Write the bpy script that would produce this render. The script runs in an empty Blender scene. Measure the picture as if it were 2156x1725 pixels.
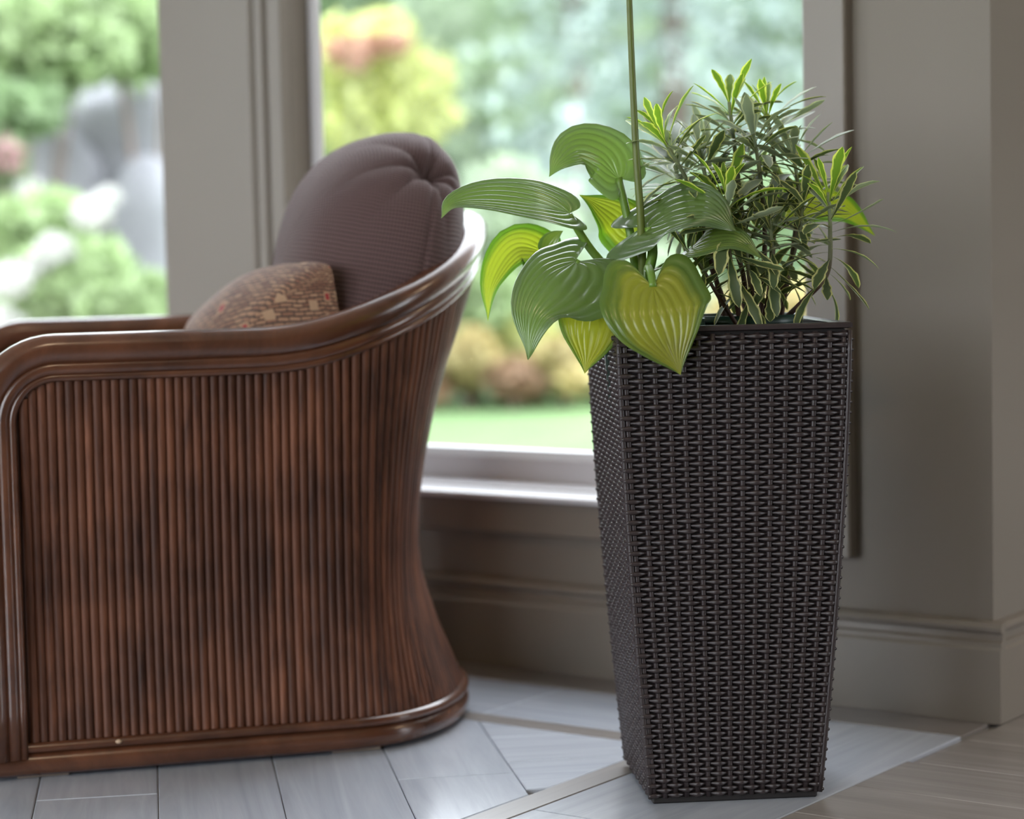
import bpy, bmesh, math, random
from mathutils import Vector, Matrix, Quaternion
random.seed(11)
SC = bpy.context.scene
COL = SC.collection
PI = math.pi

# ------------------------------------------------------------------ camera
cam_d = bpy.data.cameras.new('camera')
cam_o = bpy.data.objects.new('camera', cam_d)
COL.objects.link(cam_o)
_r, _u, _f = (.99977446, -.0015703, -.02117935), (.02123748, .07392341, .99703776), (0., .99726269, -.07394008)
cam_o.matrix_world = Matrix(((_r[0], _u[0], -_f[0], 0), (_r[1], _u[1], -_f[1], 0), (_r[2], _u[2], -_f[2], .70404), (0, 0, 0, 1)))
cam_d.sensor_fit = 'HORIZONTAL'; cam_d.sensor_width = 36; cam_d.lens = 78.433
cam_d.clip_end = 200
cam_d.dof.use_dof = True; cam_d.dof.focus_distance = 2.77; cam_d.dof.aperture_fstop = 2.4
SC.camera = cam_o

# ------------------------------------------------------------------ sky and exposure
world = bpy.data.worlds.new('overcast_sky'); SC.world = world
world.use_nodes = True
_bg = world.node_tree.nodes['Background']
_bg.inputs[0].default_value = (.89, .915, 1.0, 1); _bg.inputs[1].default_value = 4.4
SC.view_settings.view_transform = 'Standard'; SC.view_settings.look = 'None'
SC.view_settings.gamma = 1; SC.view_settings.use_curve_mapping = False
SC.view_settings.exposure = 1.05
SC.cycles.use_denoising = True; SC.cycles.adaptive_threshold = .07
SC.cycles.max_bounces = 7; SC.cycles.diffuse_bounces = 5; SC.cycles.glossy_bounces = 4; SC.cycles.transparent_max_bounces = 10
SC.cycles.caustics_reflective = False; SC.cycles.caustics_refractive = False

# room axes: a runs along the window wall, b runs towards it
DA = Vector((.8091295, -.58763036, 0)); DB = Vector((.58763036, .8091295, 0)); UZ = Vector((0, 0, 1))
RA = math.atan2(DA.y, DA.x)
def AB(a, b, z=0.): return DA * a + DB * b + UZ * z

def portal(a, b, z0, z1, width, inward):
    l = bpy.data.lights.new('window_portal', 'AREA'); l.shape = 'RECTANGLE'
    o = bpy.data.objects.new('window_portal', l); COL.objects.link(o)
    l.size = width; l.size_y = z1 - z0; l.cycles.is_portal = True
    zax = -inward; xax = UZ.cross(zax).normalized()
    m = Matrix((xax, UZ, zax)).transposed().to_4x4(); m.translation = AB(a, b, (z0 + z1) / 2)
    o.matrix_world = m
WIN_Z0, WIN_Z1 = .30, 2.62
portal((-5.6 - 2.94) / 2, 3.16, WIN_Z0, WIN_Z1, 2.66, -DB)
portal((-2.64 - 1.605) / 2, 3.16, WIN_Z0, WIN_Z1, 1.03, -DB)
portal(-6.42, -1.65, WIN_Z0, WIN_Z1, 1.8, DA)
portal(-4.2, -3.72, WIN_Z0, WIN_Z1, 2.6, DB)
portal(-.9, -3.72, WIN_Z0, WIN_Z1, 3.2, DB)
portal(3.22, 4.4, WIN_Z0, WIN_Z1, 2.0, -DA)

# ------------------------------------------------------------------ helpers
def tag(o, label=None, cat=None, group=None, kind=None):
    if label: o['label'] = label
    if cat: o['category'] = cat
    if group: o['group'] = group
    if kind: o['kind'] = kind
    return o
def empty(name, loc=(0, 0, 0), rz=0.):
    o = bpy.data.objects.new(name, None); COL.objects.link(o)
    o.location = loc; o.rotation_euler = (0, 0, rz); o.empty_display_size = .05
    return o
def mk(name, V, F, mat=None, parent=None, smooth=True, uv=None):
    me = bpy.data.meshes.new(name)
    me.from_pydata([tuple(v) for v in V], [], F); me.update()
    if smooth: me.polygons.foreach_set('use_smooth', [True] * len(me.polygons))
    if uv is not None:
        l = me.uv_layers.new(name='UVMap')
        idx = [0] * len(me.loops); me.loops.foreach_get('vertex_index', idx)
        flat = []
        for i in idx: flat += [uv[i][0], uv[i][1]]
        l.data.foreach_set('uv', flat)
    o = bpy.data.objects.new(name, me); COL.objects.link(o)
    if mat: me.materials.append(mat)
    if parent: o.parent = parent
    return o
def inst(name, src, parent=None, mw=None):
    o = bpy.data.objects.new(name, src); COL.objects.link(o)
    if parent: o.parent = parent
    if mw is not None: o.matrix_local = mw
    return o
class MB:
    def __init__(s): s.V = []; s.F = []; s.UV = []
    def add(s, V, F, uv=None):
        k = len(s.V); s.V += [Vector(v) for v in V]; s.F += [tuple(i + k for i in f) for f in F]
        s.UV += uv if uv else [(0, 0)] * len(V)
    def out(s, name, mat, parent=None, smooth=True): return mk(name, s.V, s.F, mat, parent, smooth, s.UV)
_BC = {}
def cbox(x0, x1, y0, y1, z0, z1, c=.002):
    """box with chamfered edges"""
    c = min(c, (x1 - x0) * .45, (y1 - y0) * .45, (z1 - z0) * .45)
    bm = bmesh.new(); bmesh.ops.create_cube(bm, size=1)
    for v in bm.verts: v.co = Vector((x0 + (v.co.x + .5) * (x1 - x0), y0 + (v.co.y + .5) * (y1 - y0), z0 + (v.co.z + .5) * (z1 - z0)))
    if c > 0: bmesh.ops.bevel(bm, geom=bm.edges[:], offset=c, segments=1, affect='EDGES', clamp_overlap=True)
    bm.verts.index_update()
    V = [v.co.copy() for v in bm.verts]; F = [tuple(v.index for v in f.verts) for f in bm.faces]; bm.free()
    return V, F
def abox(mb, a0, a1, b0, b1, z0, z1, c=.002):
    V, F = cbox(a0, a1, b0, b1, z0, z1, c); mb.add([AB(v.x, v.y, v.z) for v in V], F)
def profile_run(mb, pts, p0, p1, up, out):
    """sweep a 2-D profile [(out, up)] straight from p0 to p1, ends capped"""
    n = len(pts)
    V = [Vector(p0) + out * o + up * u for o, u in pts] + [Vector(p1) + out * o + up * u for o, u in pts]
    F = [(i, (i + 1) % n, n + (i + 1) % n, n + i) for i in range(n)] + [tuple(range(n - 1, -1, -1)), tuple(range(n, 2 * n))]
    mb.add(V, F)
def tube(path, rad, ns=8, caps=True, ell=None):
    """tube along a 3-D path; rad scalar or list; returns V, F, UV(around, along)"""
    P = [Vector(p) for p in path]; n = len(P)
    R = rad if isinstance(rad, (list, tuple)) else [rad] * n
    T = [(P[min(i + 1, n - 1)] - P[max(i - 1, 0)]).normalized() for i in range(n)]
    N = T[0].orthogonal().normalized()
    V = []; UV = []; F = []
    for i in range(n):
        N = (N - T[i] * N.dot(T[i])).normalized(); B = T[i].cross(N)
        for j in range(ns):
            t = 2 * PI * j / ns
            V.append(P[i] + (N * math.cos(t) + B * math.sin(t)) * R[i]); UV.append((j / ns, i / (n - 1)))
    for i in range(n - 1):
        for j in range(ns):
            k = (j + 1) % ns
            F.append((i * ns + j, i * ns + k, (i + 1) * ns + k, (i + 1) * ns + j))
    if caps: F += [tuple(range(ns - 1, -1, -1)), tuple((n - 1) * ns + j for j in range(ns))]
    return V, F, UV
def catmull(pts, n):
    P = [Vector(p) for p in pts]
    P = [P[0] * 2 - P[1]] + P + [P[-1] * 2 - P[-2]]
    m = len(P) - 3; out = []
    for i in range(n + 1):
        u = i / n * m; k = min(int(u), m - 1); t = u - k
        a, b, c, d = P[k:k + 4]
        out.append(.5 * ((2 * b) + (c - a) * t + (2 * a - 5 * b + 4 * c - d) * t * t + (3 * b - a - 3 * c + d) * t ** 3))
    return out
def lerp(a, b, t): return a + (b - a) * t
def table(tb, x):
    if x <= tb[0][0]: return tb[0][1]
    for (x0, y0), (x1, y1) in zip(tb, tb[1:]):
        if x <= x1: return y0 + (y1 - y0) * (x - x0) / (x1 - x0)
    return tb[-1][1]
def sstep(a, b, x):
    t = max(0, min(1, (x - a) / (b - a))); return t * t * (3 - 2 * t)

# ------------------------------------------------------------------ materials
class NT:
    def __init__(s, name):
        s.m = bpy.data.materials.new(name); s.m.use_nodes = True; s.t = s.m.node_tree
        s.b = s.t.nodes['Principled BSDF']; s.o = s.t.nodes['Material Output']
    def n(s, k, **kw):
        x = s.t.nodes.new(k)
        for a, b in kw.items(): setattr(x, a, b)
        return x
    def l(s, a, b): s.t.links.new(a, b)
    def setp(s, **kw):
        for k, v in kw.items(): s.b.inputs[k].default_value = v
def c4(c): return (c[0], c[1], c[2], 1)
def ramp(N, fac, stops):
    r = N.n('ShaderNodeValToRGB'); e = r.color_ramp.elements
    while len(e) < len(stops): e.new(.5)
    for q, (p, c) in zip(e, stops): q.position = p; q.color = c4(c)
    N.l(fac, r.inputs[0]); return r.outputs[0]
def noise(N, vec=None, scale=5., detail=4., rough=.5, dist=0.):
    x = N.n('ShaderNodeTexNoise'); x.inputs['Scale'].default_value = scale; x.inputs['Detail'].default_value = detail
    x.inputs['Roughness'].default_value = rough; x.inputs['Distortion'].default_value = dist
    if vec is not None: N.l(vec, x.inputs['Vector'])
    return x.outputs['Fac']
def coord(N, kind='Object', scale=(1, 1, 1)):
    c = N.n('ShaderNodeTexCoord'); m = N.n('ShaderNodeMapping'); m.inputs['Scale'].default_value = scale
    N.l(c.outputs[kind], m.inputs['Vector']); return m.outputs[0]
def math_n(N, op, a, b=None):
    x = N.n('ShaderNodeMath', operation=op)
    for i, v in enumerate((a, b)):
        if v is None: continue
        if isinstance(v, (int, float)): x.inputs[i].default_value = v
        else: N.l(v, x.inputs[i])
    return x.outputs[0]
def bump(N, h, strength=.3, dist=.002):
    b = N.n('ShaderNodeBump'); b.inputs['Strength'].default_value = strength; b.inputs['Distance'].default_value = dist
    N.l(h, b.inputs['Height']); N.l(b.outputs[0], N.b.inputs['Normal']); return b
def mixc(N, fac, a, b):
    x = N.n('ShaderNodeMix', data_type='RGBA')
    for i, v in ((0, fac), (6, a), (7, b)):
        if isinstance(v, (int, float)): x.inputs[i].default_value = v
        elif isinstance(v, tuple): x.inputs[i].default_value = c4(v)
        else: N.l(v, x.inputs[i])
    return x.outputs[2]
def plain(name, c, rough=.5, var=.08, scale=6., **kw):
    N = NT(name); N.setp(Roughness=rough, **kw)
    f = noise(N, coord(N), scale, 3)
    N.l(ramp(N, f, [(.3, tuple(x * (1 - var) for x in c)), (.7, tuple(min(1, x * (1 + var)) for x in c))]), N.b.inputs['Base Color'])
    return N.m
def wood(name, dark, light, rough, gs=(2.5, 40, 40), coat=0., bumpy=.08, rnd=.25, blotch=0.):
    N = NT(name); N.setp(Roughness=rough); N.b.inputs['Coat Weight'].default_value = coat; N.b.inputs['Coat Roughness'].default_value = .22
    oi = N.n('ShaderNodeObjectInfo'); v = coord(N, 'Object', gs)
    ad = N.n('ShaderNodeVectorMath', operation='ADD'); N.l(v, ad.inputs[0])
    cx = N.n('ShaderNodeCombineXYZ')
    for i, k in enumerate((37., 11., 53.)): N.l(math_n(N, 'MULTIPLY', oi.outputs['Random'], k), cx.inputs[i])
    N.l(cx.outputs[0], ad.inputs[1])
    f = noise(N, ad.outputs[0], 1., 6, .62, 1.2)
    c = ramp(N, f, [(.28, dark), (.72, light)])
    if blotch:                                                 # unevenly taken-up stain
        bl = ramp(N, noise(N, coord(N), blotch, 3, .6), [(.30, (.48, .46, .46)), (.62, (1.12, 1.12, 1.12))])
        mu = N.n('ShaderNodeMix', data_type='RGBA', blend_type='MULTIPLY'); mu.inputs[0].default_value = 1; N.l(c, mu.inputs[6]); N.l(bl, mu.inputs[7]); c = mu.outputs[2]
    hsv = N.n('ShaderNodeHueSaturation'); N.l(c, hsv.inputs['Color'])
    mr = N.n('ShaderNodeMapRange'); mr.inputs[3].default_value = 1 - rnd; mr.inputs[4].default_value = 1 + rnd
    N.l(oi.outputs['Random'], mr.inputs[0]); N.l(mr.outputs[0], hsv.inputs['Value'])
    N.l(hsv.outputs[0], N.b.inputs['Base Color'])
    bump(N, f, bumpy, .001)
    return N.m
def leafmat(name, centre, margin, edge0=.55, edge1=.8, rough=.4, trans=.35, nscale=3., tip=None, spec=.5, tcol=1.6, coat=0.):
    """leaf blade: centre colour, margin colour by the across-the-leaf coordinate, light shining through"""
    N = NT(name); N.setp(Roughness=rough); N.b.inputs['Specular IOR Level'].default_value = spec
    N.b.inputs['Coat Weight'].default_value = coat; N.b.inputs['Coat Roughness'].default_value = .16
    tc = N.n('ShaderNodeTexCoord'); sp = N.n('ShaderNodeSeparateXYZ'); N.l(tc.outputs['UV'], sp.inputs[0])
    x = math_n(N, 'ABSOLUTE', math_n(N, 'SUBTRACT', math_n(N, 'MULTIPLY', sp.outputs[0], 2.), 1.))
    oi = N.n('ShaderNodeObjectInfo')
    mp = N.n('ShaderNodeMapping'); N.l(tc.outputs['UV'], mp.inputs[0]); mp.inputs['Scale'].default_value = (nscale * 2.2, nscale, 1)
    cx = N.n('ShaderNodeCombineXYZ'); N.l(math_n(N, 'MULTIPLY', oi.outputs['Random'], 40.), cx.inputs[2]); N.l(cx.outputs[0], mp.inputs['Location'])
    nz = noise(N, mp.outputs[0], 1., 5, .6)
    xe = math_n(N, 'ADD', x, math_n(N, 'MULTIPLY', math_n(N, 'SUBTRACT', nz, .5), .7))
    e = N.n('ShaderNodeMapRange', interpolation_type='SMOOTHSTEP'); e.inputs[1].default_value = edge0; e.inputs[2].default_value = edge1
    N.l(xe, e.inputs[0])
    col = mixc(N, e.outputs[0], centre, margin)
    if tip:
        t2 = N.n('ShaderNodeMapRange', interpolation_type='SMOOTHSTEP'); t2.inputs[1].default_value = .55; t2.inputs[2].default_value = 1.
        N.l(sp.outputs[1], t2.inputs[0]); col = mixc(N, t2.outputs[0], col, tip)
    hsv = N.n('ShaderNodeHueSaturation'); N.l(col, hsv.inputs['Color'])
    mr = N.n('ShaderNodeMapRange'); mr.inputs[3].default_value = .8; mr.inputs[4].default_value = 1.2
    N.l(oi.outputs['Random'], mr.inputs[0]); N.l(mr.outputs[0], hsv.inputs['Value'])
    col = hsv.outputs[0]
    N.l(col, N.b.inputs['Base Color'])
    tr = N.n('ShaderNodeBsdfTranslucent'); mx = N.n('ShaderNodeMixShader'); mx.inputs[0].default_value = trans
    bri = N.n('ShaderNodeMix', data_type='RGBA', blend_type='MULTIPLY'); bri.inputs[0].default_value = 1
    N.l(col, bri.inputs[6]); bri.inputs[7].default_value = (tcol * 1.05, tcol * 1.1, tcol * .55, 1)
    N.l(bri.outputs[2], tr.inputs[0])
    bump(N, nz, .12, .001)
    N.l(N.b.outputs[0], mx.inputs[1]); N.l(tr.outputs[0], mx.inputs[2]); N.l(mx.outputs[0], N.o.inputs[0])
    return N.m

M = {}
M['paint'] = plain('greige_wall_paint', (.232, .200, .168), .55, .02, 2.)
M['trim'] = plain('greige_trim_paint', (.245, .211, .178), .34, .02, 2.)
M['sash'] = plain('white_sash_paint', (.70, .69, .72), .28, .02, 2.)
M['ceiling'] = plain('white_ceiling_paint', (.78, .77, .74), .8, .02, 2.)
M['floor_grey'] = wood('grey_washed_oak', (.39, .42, .485), (.53, .56, .625), .19, (1.6, 26, 10), .35, .05, .06)
M['floor_taupe'] = wood('taupe_oak', (.235, .21, .192), (.32, .29, .268), .26, (1.6, 26, 10), .2, .05, .05)
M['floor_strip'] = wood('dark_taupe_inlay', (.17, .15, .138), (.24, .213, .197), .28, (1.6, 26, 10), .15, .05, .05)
M['subfloor'] = plain('dark_subfloor', (.12, .11, .10), .7)
M['chair'] = wood('dark_stained_rattan', (.034, .0115, .006), (.178, .066, .033), .48, (30, 30, 3.2), .04, .15, .13, 6.)
M['chair'].node_tree.nodes['Principled BSDF'].inputs['Specular IOR Level'].default_value = .28
M['rail'] = wood('polished_dark_rattan', (.050, .0175, .0085), (.135, .049, .023), .22, (6, 6, 6), .4, .06, .08)
M['lining'] = plain('dark_woven_lining', (.06, .03, .02), .7)
M['resin'] = plain('dark_brown_resin', (.029, .020, .020), .40, .10, 40.)
M['resin_in'] = plain('dark_resin_core', (.012, .009, .0085), .6)
M['pot'] = plain('dark_green_plastic', (.012, .045, .035), .4)
M['pad'] = plain('pale_felt_pad', (.25, .20, .16), .9)
M['nail'] = plain('chipped_bare_wood', (.55, .40, .27), .7)
# glass
def glassmat():
    N = NT('window_glass'); t = N.n('ShaderNodeBsdfTransparent'); g = N.n('ShaderNodeBsdfGlossy'); g.inputs['Roughness'].default_value = .01
    lw = N.n('ShaderNodeLayerWeight'); mx = N.n('ShaderNodeMixShader')
    fr = math_n(N, 'ADD', math_n(N, 'MULTIPLY', math_n(N, 'POWER', lw.outputs['Facing'], 5.), .9), .004)
    t.inputs[0].default_value = (.96, .98, .97, 1)
    N.l(fr, mx.inputs[0]); N.l(t.outputs[0], mx.inputs[1]); N.l(g.outputs[0], mx.inputs[2]); N.l(mx.outputs[0], N.o.inputs[0])
    return N.m
M['glass'] = glassmat()
def soilmat():
    N = NT('potting_soil'); N.setp(Roughness=.95); f = noise(N, coord(N), 90., 4)
    N.l(ramp(N, f, [(.35, (.025, .015, .010)), (.6, (.11, .07, .05)), (.75, (.22, .16, .12))]), N.b.inputs['Base Color']); bump(N, f, .8, .004); return N.m
M['soil'] = soilmat()
def fabric_waffle():
    N = NT('brown_waffle_fabric'); N.setp(Roughness=.85); N.b.inputs['Sheen Weight'].default_value = .08; N.b.inputs['Sheen Roughness'].default_value = .5
    tc = N.n('ShaderNodeTexCoord')
    def wv(axis, sc):
        w = N.n('ShaderNodeTexWave', wave_type='BANDS', bands_direction=axis, wave_profile='SIN'); w.inputs['Scale'].default_value = sc
        w.inputs['Distortion'].default_value = .4; w.inputs['Detail Scale'].default_value = 2; N.l(tc.outputs['UV'], w.inputs[0]); return w.outputs['Fac']
    a, b = wv('X', 52.), wv('Y', 52.)
    h = math_n(N, 'MULTIPLY', math_n(N, 'ADD', a, .25), math_n(N, 'ADD', b, .1))
    N.l(ramp(N, h, [(0., (.044, .022, .022)), (.7, (.128, .070, .067))]), N.b.inputs['Base Color'])
    bump(N, h, .55, .003); return N.m
M['waffle'] = fabric_waffle()
def fabric_pattern():
    N = NT('brick_patterned_tapestry'); N.setp(Roughness=.9); N.b.inputs['Sheen Weight'].default_value = .2
    tc = N.n('ShaderNodeTexCoord'); mp = N.n('ShaderNodeMapping'); N.l(tc.outputs['UV'], mp.inputs[0]); mp.inputs['Scale'].default_value = (44., 36., 1)
    wn = N.n('ShaderNodeTexNoise'); wn.inputs['Scale'].default_value = 9.; N.l(tc.outputs['UV'], wn.inputs['Vector'])
    vm = N.n('ShaderNodeVectorMath', operation='MULTIPLY_ADD'); N.l(wn.outputs['Color'], vm.inputs[0]); vm.inputs[1].default_value = (1.1, .9, 0); N.l(mp.outputs[0], vm.inputs[2])
    br = N.n('ShaderNodeTexBrick'); N.l(vm.outputs[0], br.inputs['Vector']); br.offset = .5; br.inputs['Scale'].default_value = 1.
    br.inputs['Color1'].default_value = (.17, .066, .036, 1); br.inputs['Color2'].default_value = (.36, .20, .115, 1); br.inputs['Mortar'].default_value = (.035, .02, .015, 1)
    br.inputs['Mortar Size'].default_value = .10; br.inputs['Brick Width'].default_value = 1.9; br.inputs['Row Height'].default_value = .55
    mp2 = N.n('ShaderNodeMapping'); N.l(tc.outputs['UV'], mp2.inputs[0]); mp2.inputs['Scale'].default_value = (11., 12., 1)
    vo = N.n('ShaderNodeTexVoronoi', feature='F1', distance='CHEBYCHEV'); vo.inputs['Scale'].default_value = 1.; vo.inputs['Randomness'].default_value = .75; N.l(mp2.outputs[0], vo.inputs['Vector'])
    sp = N.n('ShaderNodeSeparateColor'); N.l(vo.outputs['Color'], sp.inputs[0])
    red = math_n(N, 'MULTIPLY', math_n(N, 'LESS_THAN', vo.outputs['Distance'], .15), math_n(N, 'GREATER_THAN', sp.outputs[0], .15))
    ring = math_n(N, 'MULTIPLY', math_n(N, 'LESS_THAN', vo.outputs['Distance'], .22), math_n(N, 'GREATER_THAN', sp.outputs[0], .22))
    c = mixc(N, ring, br.outputs['Color'], (.36, .22, .13))
    c = mixc(N, red, c, (.26, .018, .02))
    thread = noise(N, coord(N, 'UV', (260, 260, 1)), 1., 2)
    c2 = N.n('ShaderNodeMix', data_type='RGBA', blend_type='MULTIPLY'); c2.inputs[0].default_value = .6; N.l(c, c2.inputs[6])
    N.l(ramp(N, thread, [(.3, (.55, .55, .55)), (.7, (1.2, 1.2, 1.2))]), c2.inputs[7])
    N.l(c2.outputs[2], N.b.inputs['Base Color']); bump(N, thread, .4, .001); return N.m
M['tapestry'] = fabric_pattern()
M['mustard'] = plain('mustard_backing_cloth', (.26, .155, .045), .9, .2, 60.)
M['seatcloth'] = plain('brown_seat_cloth', (.10, .07, .06), .9, .1, 40.)
# leaves
M['hosta_dark'] = leafmat('hosta_blue_green', (.125, .205, .052), (.115, .185, .070), rough=.28, trans=.30, spec=.9, coat=.5)
M['hosta_mid'] = leafmat('hosta_green', (.16, .23, .05), (.11, .18, .055), .45, .85, rough=.28, trans=.33, spec=.8, coat=.4)
M['hosta_gold'] = leafmat('hosta_gold_centre', (.33, .345, .036), (.12, .20, .036), .55, .95, rough=.28, trans=.4, spec=.7)
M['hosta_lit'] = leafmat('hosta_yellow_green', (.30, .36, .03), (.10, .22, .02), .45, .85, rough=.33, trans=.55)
M['petiole'] = plain('green_leaf_stalk', (.13, .24, .03), .35, .15, 20.)
M['scape'] = plain('olive_flower_stalk', (.115, .15, .028), .45, .15, 20.)
M['eu_old'] = leafmat('spurge_grey_green', (.085, .125, .050), (.62, .62, .27), .64, .80, rough=.5, trans=.30, nscale=6., tcol=1.3)
M['eu_silver'] = leafmat('spurge_silvery_green', (.27, .33, .25), (.60, .64, .44), .66, .84, rough=.45, trans=.25, nscale=6., tcol=1.2)
M['eu_new'] = leafmat('spurge_fresh_green', (.15, .27, .030), (.62, .68, .17), .60, .78, rough=.45, trans=.45, nscale=6., tcol=1.5)
def stemmat():
    N = NT('spurge_stem'); N.setp(Roughness=.6); tc = N.n('ShaderNodeTexCoord'); sp = N.n('ShaderNodeSeparateXYZ'); N.l(tc.outputs['UV'], sp.inputs[0])
    f = math_n(N, 'ADD', sp.outputs[1], math_n(N, 'MULTIPLY', math_n(N, 'SUBTRACT', noise(N, coord(N), 60., 3), .5), .25))
    N.l(ramp(N, f, [(.35, (.085, .040, .028)), (.62, (.12, .12, .06)), (.9, (.19, .23, .11))]), N.b.inputs['Base Color']); return N.m
M['eu_stem'] = stemmat()

# ------------------------------------------------------------------ room shell
WB = 2.985          # inner face of the window wall
A0, A1, B0, B1, H = -6.2, 3.0, -3.5, 6.0, 2.75
COR = -1.317        # outside corner at the right of the window wall
def struct(o): o['kind'] = 'structure'; return o
def wall(name, boxes, label, mat='paint'):
    mb = MB()
    for bx in boxes: abox(mb, *bx, c=0)
    o = struct(mb.out(name, M[mat], None, False)); o['label'] = label; return o
wall('wall_back', [(A0 - .2, COR, WB, WB + .18, -.12, WIN_Z0), (A0 - .2, COR, WB, WB + .18, WIN_Z1, H),
     (A0 - .2, -5.6, WB, WB + .18, WIN_Z0, WIN_Z1), (-2.94, -2.64, WB + .005, WB + .078, WIN_Z0, WIN_Z1), (-1.605, COR, WB, WB + .18, WIN_Z0, WIN_Z1)],
     'greige window wall behind the armchair and planter')
wall('wall_right', [(COR - .18, COR, WB + .18, B1, -.12, H)], 'greige wall turning back at the right edge')
wall('wall_far', [(COR - .18, A1 + .2, B1, B1 + .2, -.12, H)], 'greige end wall of the passage')
wall('wall_side', [(A1, A1 + .2, B0, 3.4, -.12, H), (A1, A1 + .2, 5.4, B1, -.12, H), (A1, A1 + .2, 3.4, 5.4, -.12, WIN_Z0), (A1, A1 + .2, 3.4, 5.4, WIN_Z1, H)], 'greige side wall of the room')
wall('wall_left', [(A0 - .2, A0, B0, WB, -.12, WIN_Z0), (A0 - .2, A0, B0, WB, WIN_Z1, H), (A0 - .2, A0, B0, -2.55, WIN_Z0, WIN_Z1), (A0 - .2, A0, -.75, WB, WIN_Z0, WIN_Z1)],
     'greige wall with added long fill window at the left')
wall('wall_front', [(A0 - .2, A1 + .2, B0 - .2, B0, -.12, WIN_Z0), (A0 - .2, A1 + .2, B0 - .2, B0, WIN_Z1, H), (A0 - .2, -5.5, B0 - .2, B0, WIN_Z0, WIN_Z1),
     (-2.9, -2.5, B0 - .2, B0, WIN_Z0, WIN_Z1), (.7, A1 + .2, B0 - .2, B0, WIN_Z0, WIN_Z1)], 'greige wall with two added fill windows behind the viewer')
wall('ceiling', [(A0 - .2, A1 + .2, B0 - .2, WB + .18, H, H + .15), (COR - .18, A1 + .2, WB + .18, B1 + .2, H, H + .15)], 'white flat ceiling of the room', 'ceiling')

# windows of the back wall, built in wall coordinates
def window(name, a0, a1, b, label):
    w = struct(empty(name, AB((a0 + a1) / 2, b, WIN_Z0))); w['label'] = label
    return w
def child(mb, name, mat, parent, smooth=False):
    o = mb.out(name, mat, None, smooth); o.parent = parent; o.matrix_parent_inverse = Matrix.Translation(-parent.location)
    return o
def sash(parent, a0, a1, b, z0, z1, mat='sash', pane=True):
    mb = MB(); abox(mb, a0, a0 + .014, b, b + .022, z0, z1, .002); child(mb, 'sash_stile', M[mat], parent)
    mb = MB(); abox(mb, a1 - .014, a1, b, b + .022, z0, z1, .002); child(mb, 'sash_stile', M[mat], parent)
    mb = MB()
    pr = [(0, 0), (0, .043), (-.010, .056), (-.022, .058), (-.022, 0)]
    profile_run(mb, pr, AB(a0 + .014, b, z0), AB(a1 - .014, b, z0), UZ, -DB); child(mb, 'bottom_rail', M[mat], parent)
    mb = MB(); abox(mb, a0 + .014, a1 - .014, b, b + .022, z1 - .05, z1, .003); child(mb, 'top_rail', M[mat], parent)
    mb = MB(); abox(mb, a0 + .014, a1 - .014, b + .010, b + .014, z0 + .055, z1 - .05, 0); child(mb, 'pane', M['glass'], parent)
SB = 3.04
w1 = window('window_1', -2.64, -1.605, SB, 'tall window with garden view between armchair and planter')
sash(w1, -2.64, -1.605, SB, .300, WIN_Z1)
mb = MB(); abox(mb, -1.605, -1.534, WB - .025, WB + .001, .225, WIN_Z1 + .07, .003); child(mb, 'casing', M['trim'], w1)
mb = MB(); abox(mb, -2.705, -1.605, WB - .02, WB + .001, .225, .283, .003); child(mb, 'apron', M['trim'], w1)
mb = MB(); abox(mb, -2.705, -1.605, WB - .025, WB + .001, WIN_Z1, WIN_Z1 + .07, .003); child(mb, 'head_casing', M['trim'], w1)
mb = MB(); profile_run(mb, [(.034, 0), (.036, .004), (.034, .009), (.026, .0125), (-.055, .0225), (-.055, 0)], AB(-2.66, WB, .283), AB(-1.608, WB, .283), UZ, -DB)
child(mb, 'sill', M['sash'], w1)
for a0_, a1_, bf in ((-2.705, -2.681, .019), (-2.681, -2.675, .0135), (-2.675, -2.640, .016)):
    mb = MB(); abox(mb, a0_, a1_, WB - bf, WB + .006, .283, WIN_Z1, .003); child(mb, 'casing_strip', M['trim'], w1)
mb = MB(); abox(mb, -2.935, -2.705, WB - .024, WB + .006, .225, WIN_Z1 + .07, .004)
t1 = struct(mb.out('trim_1', M['trim'], None, False)); t1['label'] = 'broad flat greige board between the two windows'
mb = MB(); abox(mb, -2.953, -2.935, WB - .004, WB + .05, .283, WIN_Z1, .003); t2 = struct(mb.out('trim_2', M['trim'], None, False)); t2['label'] = 'narrow jamb strip at the right of the left window'
w2 = window('window_2', -5.6, -2.94, SB, 'garden window at the left edge behind the armchair')
sash(w2, -4.27, -2.93, SB, .300, WIN_Z1); sash(w2, -5.6, -4.27, SB, .300, WIN_Z1)
mb = MB(); profile_run(mb, [(.034, 0), (.036, .004), (.034, .009), (.026, .0125), (-.055, .0225), (-.055, 0)], AB(-5.6, WB, .283), AB(-2.935, WB, .283), UZ, -DB)
child(mb, 'sill', M['sash'], w2)
mb = MB(); abox(mb, -5.68, -2.935, WB - .02, WB + .001, .225, .283, .003); child(mb, 'apron', M['trim'], w2)
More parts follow.
